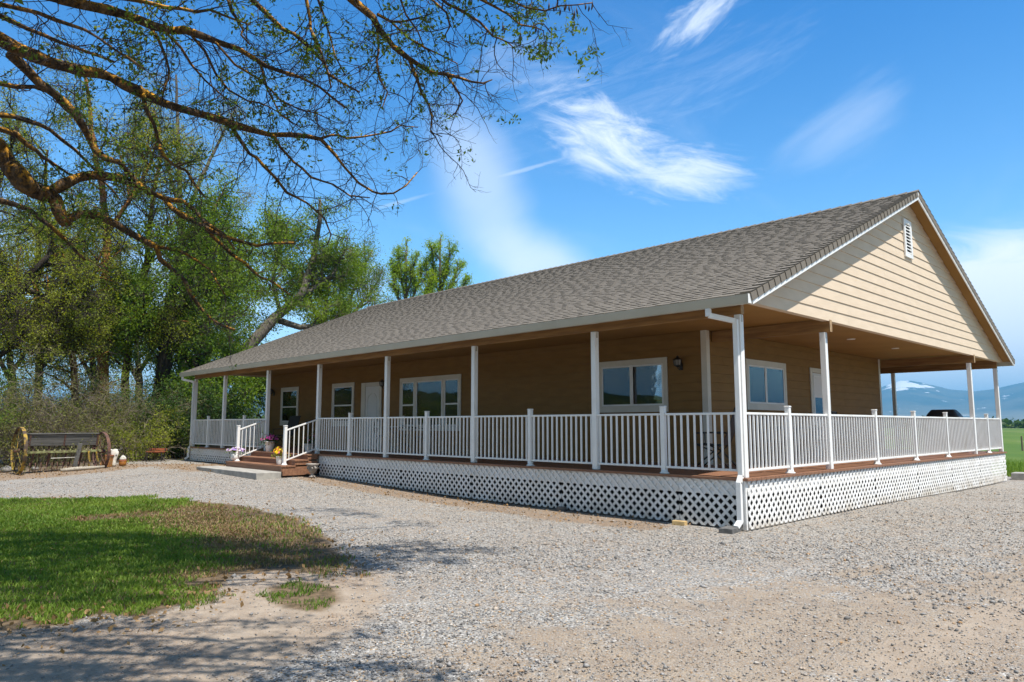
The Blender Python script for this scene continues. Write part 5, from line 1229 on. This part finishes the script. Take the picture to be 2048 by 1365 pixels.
# ------------------------------------------------------------------ things standing about
def on_y(x, y, v):
    d = ray(x, y); return CAM + d * ((v - CAM[1]) / d[1])
def gd(x, D):
    p = at(x, 850, D); p[2] = gz(p[0], p[1]); return p
def gp(x, y):
    p = px_poly([(x, y)])[0]; return np.array([p[0], p[1], gz(*p)])
def farm_machine():
    A, B = at(42, 850, 25.4), at(206, 850, 26.1); A[2] = gz(A[0], A[1]); B[2] = gz(B[0], B[1]); e = B - A; e[2] = 0; L = np.linalg.norm(e); e /= L; f = np.array([e[1], -e[0], 0.0])   # f faces the drive
    if f @ (CAM - A) < 0: f = -f
    g = min(A[2], B[2]); A[2] = B[2] = g; c = (A + B) / 2
    t = thing('farm_machine', c, 'old wooden box seed drill with iron wheels rusting at the brush edge', 'farm machine')
    def P(s, d, z): return A + e * s + f * d + np.array([0, 0, z])
    def wheel(s, r, mat, tilt):
        ctr = P(s, 0, r + .0); ax = e * math.cos(tilt) + f * math.sin(tilt); u = np.cross([0, 0, 1.0], ax); u /= np.linalg.norm(u); v = np.array([0, 0, 1.0]); w = .045; mb = MB(); n = 32
        vs = []; 
        for k in range(n):
            a = 2 * math.pi * k / n; d = u * math.cos(a) + v * math.sin(a)
            vs += [ctr + d * (r - .018) - ax * w, ctr + d * r - ax * w, ctr + d * r + ax * w, ctr + d * (r - .018) + ax * w]
        mb.add(vs, [(k * 4 + j, k * 4 + (j + 1) % 4, ((k + 1) % n) * 4 + (j + 1) % 4, ((k + 1) % n) * 4 + j) for k in range(n) for j in range(4)])
        wh = mb.build('wheel', mat, t)
        h = MB().tube([ctr - ax * .12, ctr + ax * .12], .055, 12); h.build('hub', RUST, wh)
        for k in range(10):
            a = 2 * math.pi * (k + .3) / 10; d = u * math.cos(a) + v * math.sin(a); sd_ = ax * (.05 if k % 2 else -.05)
            MB().tube([ctr + d * .05 + sd_, ctr + d * (r - .016)], .010, 6).build('spoke', mat, wh)
    wheel(.0, .68, YELLOW, .04); wheel(L, .60, RUST, .0)
    def box(s0, s1, d0, d1, z0, z1, d2=None, d3=None):
        d2 = d0 if d2 is None else d2; d3 = d1 if d3 is None else d3
        return [P(s0, d0, z0), P(s1, d0, z0), P(s1, d1, z0), P(s0, d1, z0), P(s0, d2, z1), P(s1, d2, z1), P(s1, d3, z1), P(s0, d3, z1)]
    bx = MB().hexa(box(.22, L - .22, -.12, .14, .80, 1.14, -.24, .22)).build('hopper_box', OLDWOOD, t, bevel=.008)
    MB().hexa(box(.18, L - .18, -.27, .25, 1.1402, 1.17)).build('hopper_lid', OLDWOOD, bx, bevel=.006)
    for s in (.2, L * .5, L - .2): MB().hexa(box(s - .02, s + .02, .1402, .16, .80, 1.14, .2202, .24)).build('box_strap', RUST, bx)
    MB().bar(P(.08, .12, .62), P(L - .06, .12, .62), .07, .07).build('frame_beam', OLIVEP, t, bevel=.006); MB().bar(P(.08, -.22, .60), P(L - .06, -.22, .60), .06).build('frame_beam', RUST, t)
    for s in (.15, L - .15): MB().bar(P(s, -.3, .58), P(s, .2, .655), .05).build('frame_rail', OLIVEP, t); 
    for s in (.3, L - .3): MB().bar(P(s, .0, .6), P(s, .02, .83), .05).build('box_bracket', RUST, t)
    n = 12
    for k in range(n):
        s = .32 + (L - .64) * k / (n - 1); r = random.Random(k)
        MB().tube([P(s, .05, .82), P(s + r.uniform(-.02, .02), .10, .55), P(s + r.uniform(-.03, .03), .0, .32), P(s, -.05, .18)], .022, 8).build('seed_tube', OLIVEP if k % 3 else RUST, t, smooth=True)
        q = P(s, -.06, .17); ax = e * .95 + f * .3; m = MB().tube([q - ax * .008, q + ax * .008], .17, 20); m.build('disc', RUST, t)
        MB().bar(P(s + .03, .10, .58), P(s + .02, -.06, .17), .02, .03).build('disc_arm', RUST, t)
    MB().bar(P(L * .62, .34, .18), P(L * .66, .42, .86), .06, .11, e).build('tongue_board', OLDWOOD, t, bevel=.01)
    MB().bar(P(L - .38, .22, .02), P(L - .42, .16, .62), .05).build('lever', YELLOW, t); MB().bar(P(L - .12, .25, .02), P(L - .2, .16, .6), .03).build('lever', YELLOW, t); MB().bar(P(L - .18, .1, .62), P(L - .14, .15, 1.08), .025).build('lever', YELLOW, t)
    MB().bar(P(.75, .25, .44), P(1.5, .25, .45), .02).build('chain_rod', BONE, t)
farm_machine()
def small_yard_things():
    # crate
    p = gd(217, 26.2); u = np.array([_rt[0], _rt[1], 0]); u /= np.linalg.norm(u); w = np.array([u[1], -u[0], 0]); w = w if w @ (CAM - p) > 0 else -w
    def Q(o, a, d, z): return o + u * a + w * d + np.array([0, 0, z])
    t = thing('wooden_crate', p, 'small orange brown wooden crate leaning beside the right wheel of the farm machine', 'crate')
    ln = .08
    MB().hexa([Q(p, -.16, -.13, 0), Q(p, .13, -.13, 0), Q(p, .13, .10, 0), Q(p, -.16, .10, 0), Q(p, -.16 + ln, -.13, .34), Q(p, .13 + ln * .3, -.13, .34), Q(p, .13 + ln * .3, .06, .34), Q(p, -.16 + ln, .06, .34)]).build('box', CRATE, t, bevel=.006)
    MB().hexa([Q(p, -.17 + ln, -.14, .3405), Q(p, .15 + ln * .3, -.14, .3405), Q(p, .15 + ln * .3, .075, .3405), Q(p, -.17 + ln, .075, .3405), Q(p, -.165 + ln, -.14, .365), Q(p, .15 + ln * .3, -.14, .365), Q(p, .15 + ln * .3, .072, .365), Q(p, -.165 + ln, .072, .365)]).build('lid', REDWOOD, t, bevel=.004)
    # cow skull leaning nose down
    p = gd(235, 26.4); t = thing('cow_skull', p, 'bleached cow skull with short horns leaning nose down on the ground', 'skull')
    prof = [(0, .050, .035, .02), (.05, .066, .05, .03), (.12, .062, .058, .045), (.22, .075, .066, .06), (.32, .105, .075, .075), (.40, .125, .08, .085), (.47, .120, .075, .085), (.52, .085, .05, .07), (.535, .03, .02, .06)]
    mb = MB(); n = 18; vs = []
    for z, a, b, off in prof:
        for k in range(n):
            an = 2 * math.pi * k / n; ca, sa = math.cos(an), math.sin(an)
            ca = math.copysign(abs(ca) ** .8, ca); vs.append(Q(p, a * ca + .06 * (.5 - z), b * sa + .02 - .20 * z + .12, z))
    mb.add(vs, [(i * n + k, i * n + (k + 1) % n, (i + 1) * n + (k + 1) % n, (i + 1) * n + k) for i in range(len(prof) - 1) for k in range(n)] + [tuple(range(n - 1, -1, -1)), tuple((len(prof) - 1) * n + k for k in range(n))])
    sk = mb.build('cranium', BONE, t, smooth=True)
    for s in (-1, 1):
        MB().tube([Q(p, s * .10, .04, .49), Q(p, s * .17, .045, .51), Q(p, s * .215, .06, .545), Q(p, s * .235, .08, .585)], [.034, .030, .022, .006], 10).build('horn', OLDWOOD if s > 0 else BONE, t, smooth=True)
        MB().ball(Q(p, s * .078 + .0, .115, .335), .034, sx=.8, sy=.7, sz=1.2).build('eye_socket', SOCKET, t, smooth=True)
        MB().ball(Q(p, s * .028 + .015, .158, .075), .018, sx=.7, sy=.6, sz=1.9).build('nostril', SOCKET, t, smooth=True)
    # jar lamp
    p = gd(250, 26.4); t = thing('garden_lantern', p, 'small amber glazed lantern with a pale dome lid beside the cow skull', 'lantern')
    MB().lathe([(.085, 0), (.105, .02), (.115, .08), (.11, .13), (.10, .145)], p, 20).build('base', WARMGLAZE, t, smooth=True); MB().lathe([(.112, .1455), (.118, .155), (.112, .175), (.10, .178)], p, 20).build('band', REDWOOD, t, smooth=True)
    MB().lathe([(.095, .1785), (.10, .21), (.088, .26), (.055, .30), (.02, .315), (.018, .33), (.005, .335)], p, 20).build('dome_lid', BONE, t, smooth=True)
    # low red bench
    p = gd(315, 28.2); t = thing('small_bench', p, 'small red slatted bench standing in front of the light green shrub', 'bench')
    for k in range(3): MB().hexa([Q(p, -.30, -.10 + k * .075, .32), Q(p, .30, -.10 + k * .075, .32), Q(p, .30, -.035 + k * .075, .32), Q(p, -.30, -.035 + k * .075, .32), Q(p, -.30, -.10 + k * .075, .345), Q(p, .30, -.10 + k * .075, .345), Q(p, .30, -.035 + k * .075, .345), Q(p, -.30, -.035 + k * .075, .345)]).build('seat_slat', REDWOOD, t)
    MB().bar(Q(p, -.29, .0, .30), Q(p, .29, .0, .30), .03, .035).build('rail', REDWOOD, t)
    MB().bar(Q(p, -.30, -.17, .40), Q(p, .30, -.17, .40), .02, .08).build('backrest', REDWOOD, t)
    for s in (-1, 1):
        for d in (-.1, .1): MB().bar(Q(p, s * .26, d * 1.2, 0), Q(p, s * .24, d, .32), .03).build('leg', IRON, t)
        MB().bar(Q(p, s * .25, -.10, .30), Q(p, s * .25, -.165, .44), .025).build('back_post', IRON, t)
    # pale log and rocks at the brush edge
    a, b = gd(128, 25.2), gd(214, 25.6); m = (a + b) / 2; r = .055; ux = np.array([0, 0, r * .8])
    tag(MB().tube([a + ux, a * .7 + b * .3 + ux * 1.15, a * .35 + b * .65 + ux * .95, b + ux], [.045, .06, .052, .04], 10).build('fallen_log', LOGM, smooth=True), 'pale bleached log lying on the ground in front of the farm machine', 'log')
    rr = random.Random(2)
    for k, (x, y, s, lab) in enumerate(((12, 944, .17, 'larger pale rock at the left edge of the drive'), (33, 947, .10, 'small grey rock beside the left wheel of the farm machine'), (70, 941, .12, 'flat grey rock under the left end of the farm machine'))):
        p = gp(x, y); mb = MB(); mb.ball(p + [0, 0, s * .35], s, 10, 7, 1.3, .9, .62); mb.v = [tuple(np.array(v) + np.array([rr.gauss(0, s * .07) for _ in range(3)])) for v in mb.v]; tag(mb.build('field_rock', ROCKM, smooth=True), lab, 'rock', 'rocks at the brush edge')
small_yard_things()

PETALS = {}
def petal_mat(n, c):
    if n not in PETALS: PETALS[n] = leaf_material(n, c, tuple(min(1, x * 1.35) for x in c), .3)
    return PETALS[n]
def flowers(parent, c, rx, h, nleaf, blooms, seed, leafm=LEAF_MG):
    rng = np.random.RandomState(seed); A = np.column_stack([c[0] + rng.normal(0, rx * .5, nleaf), c[1] + rng.normal(0, rx * .5, nleaf), c[2] + np.abs(rng.normal(0, h * .45, nleaf))])
    d = np.hypot(A[:, 0] - c[0], A[:, 1] - c[1]); A[:, 2] -= np.clip(d - rx * .7, 0, 1) * .6
    leaves('foliage', A, 2, .02, .05, leafm, parent, seed + 1, aspect=.6)
    for name, colr, k, s in blooms:
        V = []; F = []
        for i in range(k):
            a = rng.rand() * 6.283; q = rx * math.sqrt(rng.rand()); z = c[2] + h * (1 - .5 * (q / rx) ** 2) * rng.uniform(.55, 1.1); o = np.array([c[0] + q * math.cos(a), c[1] + q * math.sin(a), z])
            nrm = np.array([q / rx * math.cos(a) * .8, q / rx * math.sin(a) * .8 - .5, .7]) + rng.normal(0, .25, 3); nrm /= np.linalg.norm(nrm); u = np.cross(nrm, [0, 0, 1.0]); u /= np.linalg.norm(u); v = np.cross(nrm, u)
            for j in range(5):
                w = 2 * math.pi * j / 5; dd = u * math.cos(w) + v * math.sin(w); ss = v * math.cos(w) - u * math.sin(w); b0 = len(V)
                V += [o, o + dd * s * .6 + ss * s * .42 + nrm * s * .2, o + dd * s + nrm * s * .1, o + dd * s * .6 - ss * s * .42 + nrm * s * .2]; F.append((b0, b0 + 1, b0 + 2, b0 + 3))
        mesh_np('blossoms', V, F, petal_mat(name, colr), parent, tint=rng.rand(len(V)))
def pot(name, label, c, r, h, prof=None, mat=POTW, wall='bowl'):
    t = thing(name, c, label, 'flower pot'); prof = prof or [(r * .62, 0), (r * .70, .02), (r * .86, h * .5), (r * .97, h * .93), (r * 1.03, h * .94), (r * 1.03, h), (r * .93, h), (r * .90, h * .86), (.01, h * .85)]
    MB().lathe(prof, c, 24).build(wall, mat, t, smooth=True); MB().lathe([(r * .88, h * .852), (r * .88, h * .875), (.01, h * .885)], c, 18).build('soil', SOIL, t); return t
PURP, LILAC, YEL, PINK, ORNG, MAGN = (.34, .22, .62), (.62, .52, .78), (.80, .58, .02), (.62, .16, .30), (.70, .22, .05), (.34, .04, .22)
c = on_z(490, 921.5, ST1); c = np.array([SX0 + .62, -.80, ST1]); q = on_z(489, 922, ST1); c[0] = q[0] if SX0 < q[0] < SX0 + 1.2 else c[0]
t = pot('flower_pot', 'round white pot of lilac and white flowers on the lowest step', np.array([c[0], -.93, ST1 + .001]), .125, .25, [(.06, 0), (.10, .03), (.128, .10), (.128, .16), (.105, .22), (.108, .24), (.09, .24), (.085, .21), (.01, .205)])
flowers(t, (c[0], -.93, ST1 + .24), .24, .16, 70, [('lilac_petal', LILAC, 46, .038), ('violet_petal', PURP, 26, .036)], 5)
x = on_z(528.5, 904, 0)[0]
t = pot('flower_pot', 'tall white pot of dark purple flowers at the top of the steps', np.array([x, -.235, .001]), .145, .29); flowers(t, (x, -.235, .27), .24, .22, 120, [('magenta_petal', MAGN, 36, .036), ('rose_petal', PINK, 14, .032)], 7, LEAF_DK)
x = SX1 - .50
t = pot('flower_pot', 'small white pot of yellow and red flowers beside the right stair post', np.array([x, -.93, ST1 + .001]), .10, .22); flowers(t, (x, -.93, ST1 + .22), .17, .24, 90, [('yellow_petal', YEL, 34, .036), ('orange_petal', ORNG, 14, .032), ('rose_petal', PINK, 14, .032)], 9, LEAF_YG)
x = on_y(618, 908, .25)[0]
t = pot('flower_pot', 'white pot with dark leafy plant on the deck behind the right stair rail', np.array([x, .25, .001]), .15, .24); flowers(t, (x, .25, .23), .17, .28, 120, [('rose_petal', PINK, 10, .03)], 11, LEAF_DK)
# carved urn on the ground by the lattice
p = np.array([-11.78, -.42, gz(-11.78, -.42)]); t = thing('stone_urn', p, 'empty carved stone urn with scroll handles on the ground right of the steps', 'urn')
MB().lathe([(.085, 0), (.085, .03), (.05, .05), (.042, .09), (.075, .13), (.115, .19), (.125, .25), (.135, .29), (.165, .325), (.17, .345), (.14, .345), (.12, .27), (.01, .20)], p, 28).build('bowl', CASTSTONE, t, smooth=True)
for s in (-1, 1): MB().tube([p + [s * .12, -.02, .27], p + [s * .175, -.03, .28], p + [s * .19, -.03, .24], p + [s * .165, -.03, .20], p + [s * .135, -.02, .215]], [.014, .016, .016, .014, .012], 8).build('handle', CASTSTONE, t, smooth=True)
for k in range(8):
    a = k * math.pi / 4 + .2; MB().ball(p + [.122 * math.cos(a), .122 * math.sin(a), .235], .026, 8, 6, 1, 1, 1.3).build('carved_swag', CASTSTONE, t, smooth=True)
# stepping slab, splash block, wood blocks, concrete pad
sl = MB(); zg = gz(-14, -1.3); sl.hexa([(-15.9, -1.78, zg - .08), (-12.05, -1.78, zg - .08), (-12.05, -1.135, zg - .08), (-15.9, -1.135, zg - .08), (-15.92, -1.80, -.415), (-12.04, -1.80, -.415), (-12.04, -1.135, -.415), (-15.92, -1.135, -.415)])
tag(sl.build('concrete_slab', CONC, bevel=.012), 'pale concrete slab lying at the foot of the porch steps', 'slab')
def block(name, label, cat, x, y, sx, sy, sz, rz, mat, lift=0.0, group=None):
    z = gz(x, y) - .012 + lift; c, s = math.cos(rz), math.sin(rz); q = lambda a, b, h: (x + a * c - b * s, y + a * s + b * c, z + h)
    return tag(MB().hexa([q(-sx, -sy, 0), q(sx, -sy, 0), q(sx, sy, 0), q(-sx, sy, 0), q(-sx, -sy, sz), q(sx, -sy, sz), q(sx, sy, sz), q(-sx, sy, sz)]).build(name, mat, bevel=.006), label, cat, group)
block('splash_block', 'dark wet concrete splash block under the corner downspout', 'block', -.08, -.30, .10, .19, .075, .15, STONEWASH)
block('wood_block', 'pale raw wood block lying against the lattice near the corner', 'wood block', -.98, -.20, .105, .05, .07, .12, RAWWOOD)
block('stone_block', 'small grey stone wedged at the lattice base in the middle of the long skirt', 'stone', -3.42, -.16, .08, .05, .08, .3, STONEWASH)
block('concrete_pad', 'low concrete pad on the gravel behind the far right porch corner', 'slab', .55, 16.0, .55, .35, .20, .05, CONC)

# --- porch furniture
def sling_chair(label, loc, rz):
    t = thing('sling_chair', (0, 0, 0), label, 'chair', 'dark sling chairs on the porch'); w = .27
    for s in (-1, 1):
        MB().tube([(s * w, -.30, .01), (s * w, .05, .30), (s * w, .22, .44)], .012, 8).build('leg', IRON, t, smooth=True); MB().tube([(s * w, .32, .01), (s * w, .05, .30), (s * w, -.27, .43)], .012, 8).build('leg', IRON, t, smooth=True)
        MB().tube([(s * w, -.25, .62), (s * w, .05, .63), (s * w, .24, .60)], .014, 8).build('armrest', IRON, t, smooth=True); MB().tube([(s * w, -.25, .40), (s * w, -.25, .62)], .012, 8).build('arm_post', IRON, t, smooth=True)
        MB().tube([(s * (w - .02), -.25, .42), (s * (w - .02), .20, .40), (s * (w - .02), .34, .75), (s * (w - .02), .44, 1.06)], .012, 8).build('side_rail', IRON, t, smooth=True)
    MB().tube([(-.25, .44, 1.06), (.25, .44, 1.06)], .012, 8).build('top_rail', IRON, t)
    mb = MB(); pr = [(-.25, .43), (-.02, .40), (.20, .41), (.34, .75), (.44, 1.05)]
    for (a, b), (c, d) in zip(pr, pr[1:]): mb.hexa([(-.24, a, b - .004), (.24, a, b - .004), (.24, c, d - .004), (-.24, c, d - .004), (-.24, a, b + .004), (.24, a, b + .004), (.24, c, d + .004), (-.24, c, d + .004)])
    mb.build('sling', DARKCLOTH, t); t.location = loc; t.rotation_euler = (0, 0, rz); ORIG[t.name] = np.array(loc, float); return t
s0 = sling_chair('dark folding sling chair on the deck nearest the corner post', (-1.55, 1.85, .001), R(-75))
dup(s0, (-17.7, 1.75, .001), R(15), 'dark porch chair below the leftmost window behind the tall pot')
dup(s0, (-1.05, 7.0, .001), R(100), 'dark sling chair on the side porch in front of the side door')
def iron_chair(label, loc, rz):
    t = thing('iron_chair', (0, 0, 0), label, 'chair', 'ornate iron chairs on the porch')
    MB().lathe([(.20, .44), (.21, .45), (.20, .46), (.01, .462)], (0, 0, 0), 20).build('seat', IRON, t)
    for a in (.8, 2.35, 3.93, 5.5): MB().tube([(.16 * math.cos(a), .16 * math.sin(a), .44), (.22 * math.cos(a), .22 * math.sin(a), .22), (.20 * math.cos(a), .20 * math.sin(a), .01)], .011, 8).build('leg', IRON, t, smooth=True)
    MB().tube([(-.19, .12, .45), (-.21, .20, .70), (-.15, .24, .88), (0, .25, .94), (.15, .24, .88), (.21, .20, .70), (.19, .12, .45)], .012, 8).build('back_frame', IRON, t, smooth=True)
    for k in (-1, 0, 1): MB().tube([(k * .05, .165, .46), (k * .11, .20, .62), (k * .03, .23, .75), (k * .09, .245, .90)], .008, 6).build('back_scroll', IRON, t, smooth=True)
    for s in (-1, 1): MB().tube([(s * .20, .17, .66), (s * .24, .02, .68), (s * .22, -.12, .66), (s * .20, -.14, .46)], .010, 6).build('arm', IRON, t, smooth=True)
    t.location = loc; t.rotation_euler = (0, 0, rz); ORIG[t.name] = np.array(loc, float); return t
i0 = iron_chair('ornate iron chair at the side porch table, next to the corner', (-1.25, 3.55, .001), R(170))
dup(i0, (-1.15, 5.5, .001), R(10), 'ornate iron chair at the side porch table, towards the side door')
dup(i0, (-10.0, 1.75, .001), R(-70), 'ornate iron chair right of the table under the picture window')
dup(i0, (-11.9, 1.8, .001), R(80), 'ornate iron chair left of the table under the picture window')
def iron_table(label, loc, r, topm):
    t = thing('patio_table', loc, label, 'table', 'porch tables'); x, y, z = loc
    MB().lathe([(r, .70), (r + .01, .71), (r, .72), (.01, .721)], loc, 28).build('tabletop', topm, t); MB().lathe([(r - .012, .675), (r - .004, .675), (r - .004, .699), (r - .012, .699)], loc, 28).build('apron', IRON, t)
    for k in range(4):
        a = k * math.pi / 2 + .4; f = lambda rr, h: (x + rr * math.cos(a), y + rr * math.sin(a), z + h)
        MB().tube([f(r * .85, .69), f(r * .35, .42), f(r * .3, .34), f(r * .8, .01)], .012, 8).build('leg', IRON, t, smooth=True)
    return t
iron_table('round iron table on the side porch behind the first railing posts', (-1.25, 4.5, .001), .48, IRON)
iron_table('round white topped table under the picture window', (-10.95, 1.75, .001), .45, POTW)
p = np.array([-10.75, 1.65, .7235]); t = thing('table_centrepiece', p, 'small white candle holder and dish on the table under the picture window', 'ornament')
MB().lathe([(.10, 0), (.14, .03), (.13, .035), (.02, .02)], p, 18).build('dish', POTW, t); MB().lathe([(.04, .0205), (.02, .06), (.025, .12), (.045, .14), (.04, .28), (.005, .29)], p, 14).build('candle_holder', POTW, t, smooth=True)
# covered grill on the back porch corner
g0 = np.array([-1.06, 13.55, .001]); t = thing('covered_grill', g0, 'barbecue grill under a black fabric cover at the far back porch corner', 'grill')
rings = [(.0, .60, .31), (.30, .60, .31), (.62, .61, .32), (.86, .60, .32), (.93, .57, .31), (.98, .52, .30), (1.10, .43, .26), (1.18, .36, .19), (1.195, .33, .12)]
n = 28; mb = MB(); vs = []
for i, (z, a, b) in enumerate(rings):
    for k in range(n):
        an = 2 * math.pi * k / n; ca, sa = math.cos(an), math.sin(an); ca = math.copysign(abs(ca) ** .35, ca); sa = math.copysign(abs(sa) ** .35, sa); w = 1 + .02 * math.sin(k * 2.7 + i)
        vs.append((g0[0] + .84 * a * ca * w, g0[1] + b * sa * w, z + .004))
mb.add(vs, [(i * n + k, i * n + (k + 1) % n, (i + 1) * n + (k + 1) % n, (i + 1) * n + k) for i in range(len(rings) - 1) for k in range(n)] + [tuple(range(n - 1, -1, -1)), tuple((len(rings) - 1) * n + k for k in range(n))])
mb.build('cover', COVER, t, smooth=True)
# curled iron ornament above the far railing
p = on_y(517, 832, 2.2); p = np.array([p[0], 2.2, .001]); t = thing('iron_garden_bird', p, 'black iron long necked garden bird standing on the deck by the far railing', 'ornament')
MB().ball(p + [0, 0, .52], .15, 14, 10, 1.6, .8, .85).build('body', IRON, t, smooth=True)
MB().tube([p + [.16, 0, .58], p + [.26, 0, .75], p + [.24, 0, .95], p + [.14, 0, 1.08], p + [.0, 0, 1.13], p + [-.12, 0, 1.09], p + [-.17, 0, 1.02]], [.05, .038, .03, .028, .034, .022, .006], 10).build('neck', IRON, t, smooth=True)
for s in (-1, 1): MB().tube([p + [0, s * .05, .42], p + [.02, s * .06, .2], p + [-.02, s * .06, .0], p + [-.09, s * .06, .002]], .010, 6).build('leg', IRON, t, smooth=True)

# --- beyond the yard
def far_things():
    rng = np.random.RandomState(9); A = []
    for k in range(260):
        px = rng.uniform(1650, 2500); D = rng.uniform(340, 420); p = at(px, 850, D); s = rng.uniform(.5, 1.25) * (1.4 if px < 2035 else .8); z = gz(p[0], p[1])
        n = 22; q = np.clip(rng.normal(0, 1, (n, 3)), -1.6, 1.6) * [2.6 * s, 2.6 * s, .9 * s]; A.append(np.column_stack([p[0] + q[:, 0], p[1] + q[:, 1], z + .3 + np.abs(q[:, 2]) * 1.25]))
    A = np.vstack(A)
    o = leaves('far_hedgerow', A, 2, .6, 1.5, LEAF_DK, None, 77, aspect=.8); tag(o, 'dark hedgerow of far trees at the end of the green field', 'trees', kind='stuff')
    for px, D, lab in ((2041, 62, 'thin weathered fence post standing in the green field'), (2120, 70, 'weathered field post just beyond the right edge of the frame')):
        if px > 2048: continue
        p = at(px, 850, D); z = gz(p[0], p[1]); tag(MB().tube([(p[0], p[1], z - .2), (p[0], p[1], z + 1.0)], [.06, .05], 8).build('fence_post', POSTW), lab, 'post')
    # long grass at the field edge behind the porch
    n = 26000; P = np.column_stack([rng.uniform(-6, 14, n), 17.2 + 14 * rng.rand(n) ** 1.6]); z = ground_z(P[:, 0], P[:, 1]) - .03
    h = rng.uniform(.12, .34, n) * (.6 + .8 * fbm(P, 1.5, 3)); an = rng.rand(n) * 6.283; w = .009; la = rng.rand(n) * 6.283
    b0 = np.column_stack([P, z]); sd_ = np.column_stack([np.cos(an) * w, np.sin(an) * w, np.zeros(n)]); tip = b0 + np.column_stack([np.cos(la) * h * .4, np.sin(la) * h * .4, h])
    V = np.stack([b0 - sd_, b0 + sd_, tip], 1).reshape(-1, 3); tag(mesh_np('field_grass', V, np.arange(n * 3).reshape(n, 3), GRASS, tint=np.repeat(np.clip(.35 + .5 * fbm(P, 2, 8) + rng.normal(0, .2, n), 0, 1), 3)), 'tall green field grass growing behind the porch corner', 'grass', kind='stuff')
far_things()

# dry leaf litter along the brush, the lawn edge and the foot of the lattice; a few weeds in the gravel
def build_litter():
    rng = np.random.RandomState(33); Q = []
    for poly, n, sp in ((MULCH2, 1500, .5), (MULCH, 500, .25), (LAWN, 900, .0)):
        if sp:
            lo, hi = poly.min(0) - sp, poly.max(0) + sp; P = lo + rng.rand(n * 4, 2) * (hi - lo); P = P[sdf(P, poly) > -sp * rng.rand(len(P))][:n]
        else:
            k = rng.randint(0, len(poly), n); f = rng.rand(n)[:, None]; P = poly[k] * (1 - f) + poly[(k + 1) % len(poly)] * f + rng.normal(0, .35, (n, 2))
        Q.append(P)
    P = np.vstack(Q); P = P[~((P[:, 1] > -.12) & (P[:, 0] > XL - .2) & (P[:, 0] < .2))]; A = np.column_stack([P, ground_z(P[:, 0], P[:, 1]) + .006])
    m = leaf_material('dry_fallen_leaf', (.16, .085, .035), (.38, .24, .11), .15)
    o = leaves('leaf_litter', A, 1, .004, .05, m, None, 35, aspect=.6, droop=0); tag(o, 'dry brown leaf litter scattered along the lawn edge and brush', 'leaves', kind='stuff')
build_litter()
# ------------------------------------------------------------------ air
def build_haze():
    m = bpy.data.materials.new('pale_blue_air'); m.use_nodes = True; t = NT(m.node_tree); t.n.clear()
    out = t.node('ShaderNodeOutputMaterial'); v = t.node('ShaderNodeVolumePrincipled'); v.inputs['Color'].default_value = (.23, .62, 1.0, 1); v.inputs['Density'].default_value = HAZE; v.inputs['Anisotropy'].default_value = 0.0
    t.l.new(v.outputs[0], out.inputs['Volume'])
    o = MB().box(-27000, 27000, -27000, 27000, -30, 600).build('haze', m); tag(o, kind='stuff')
HAZE = 1.5e-4
build_haze()
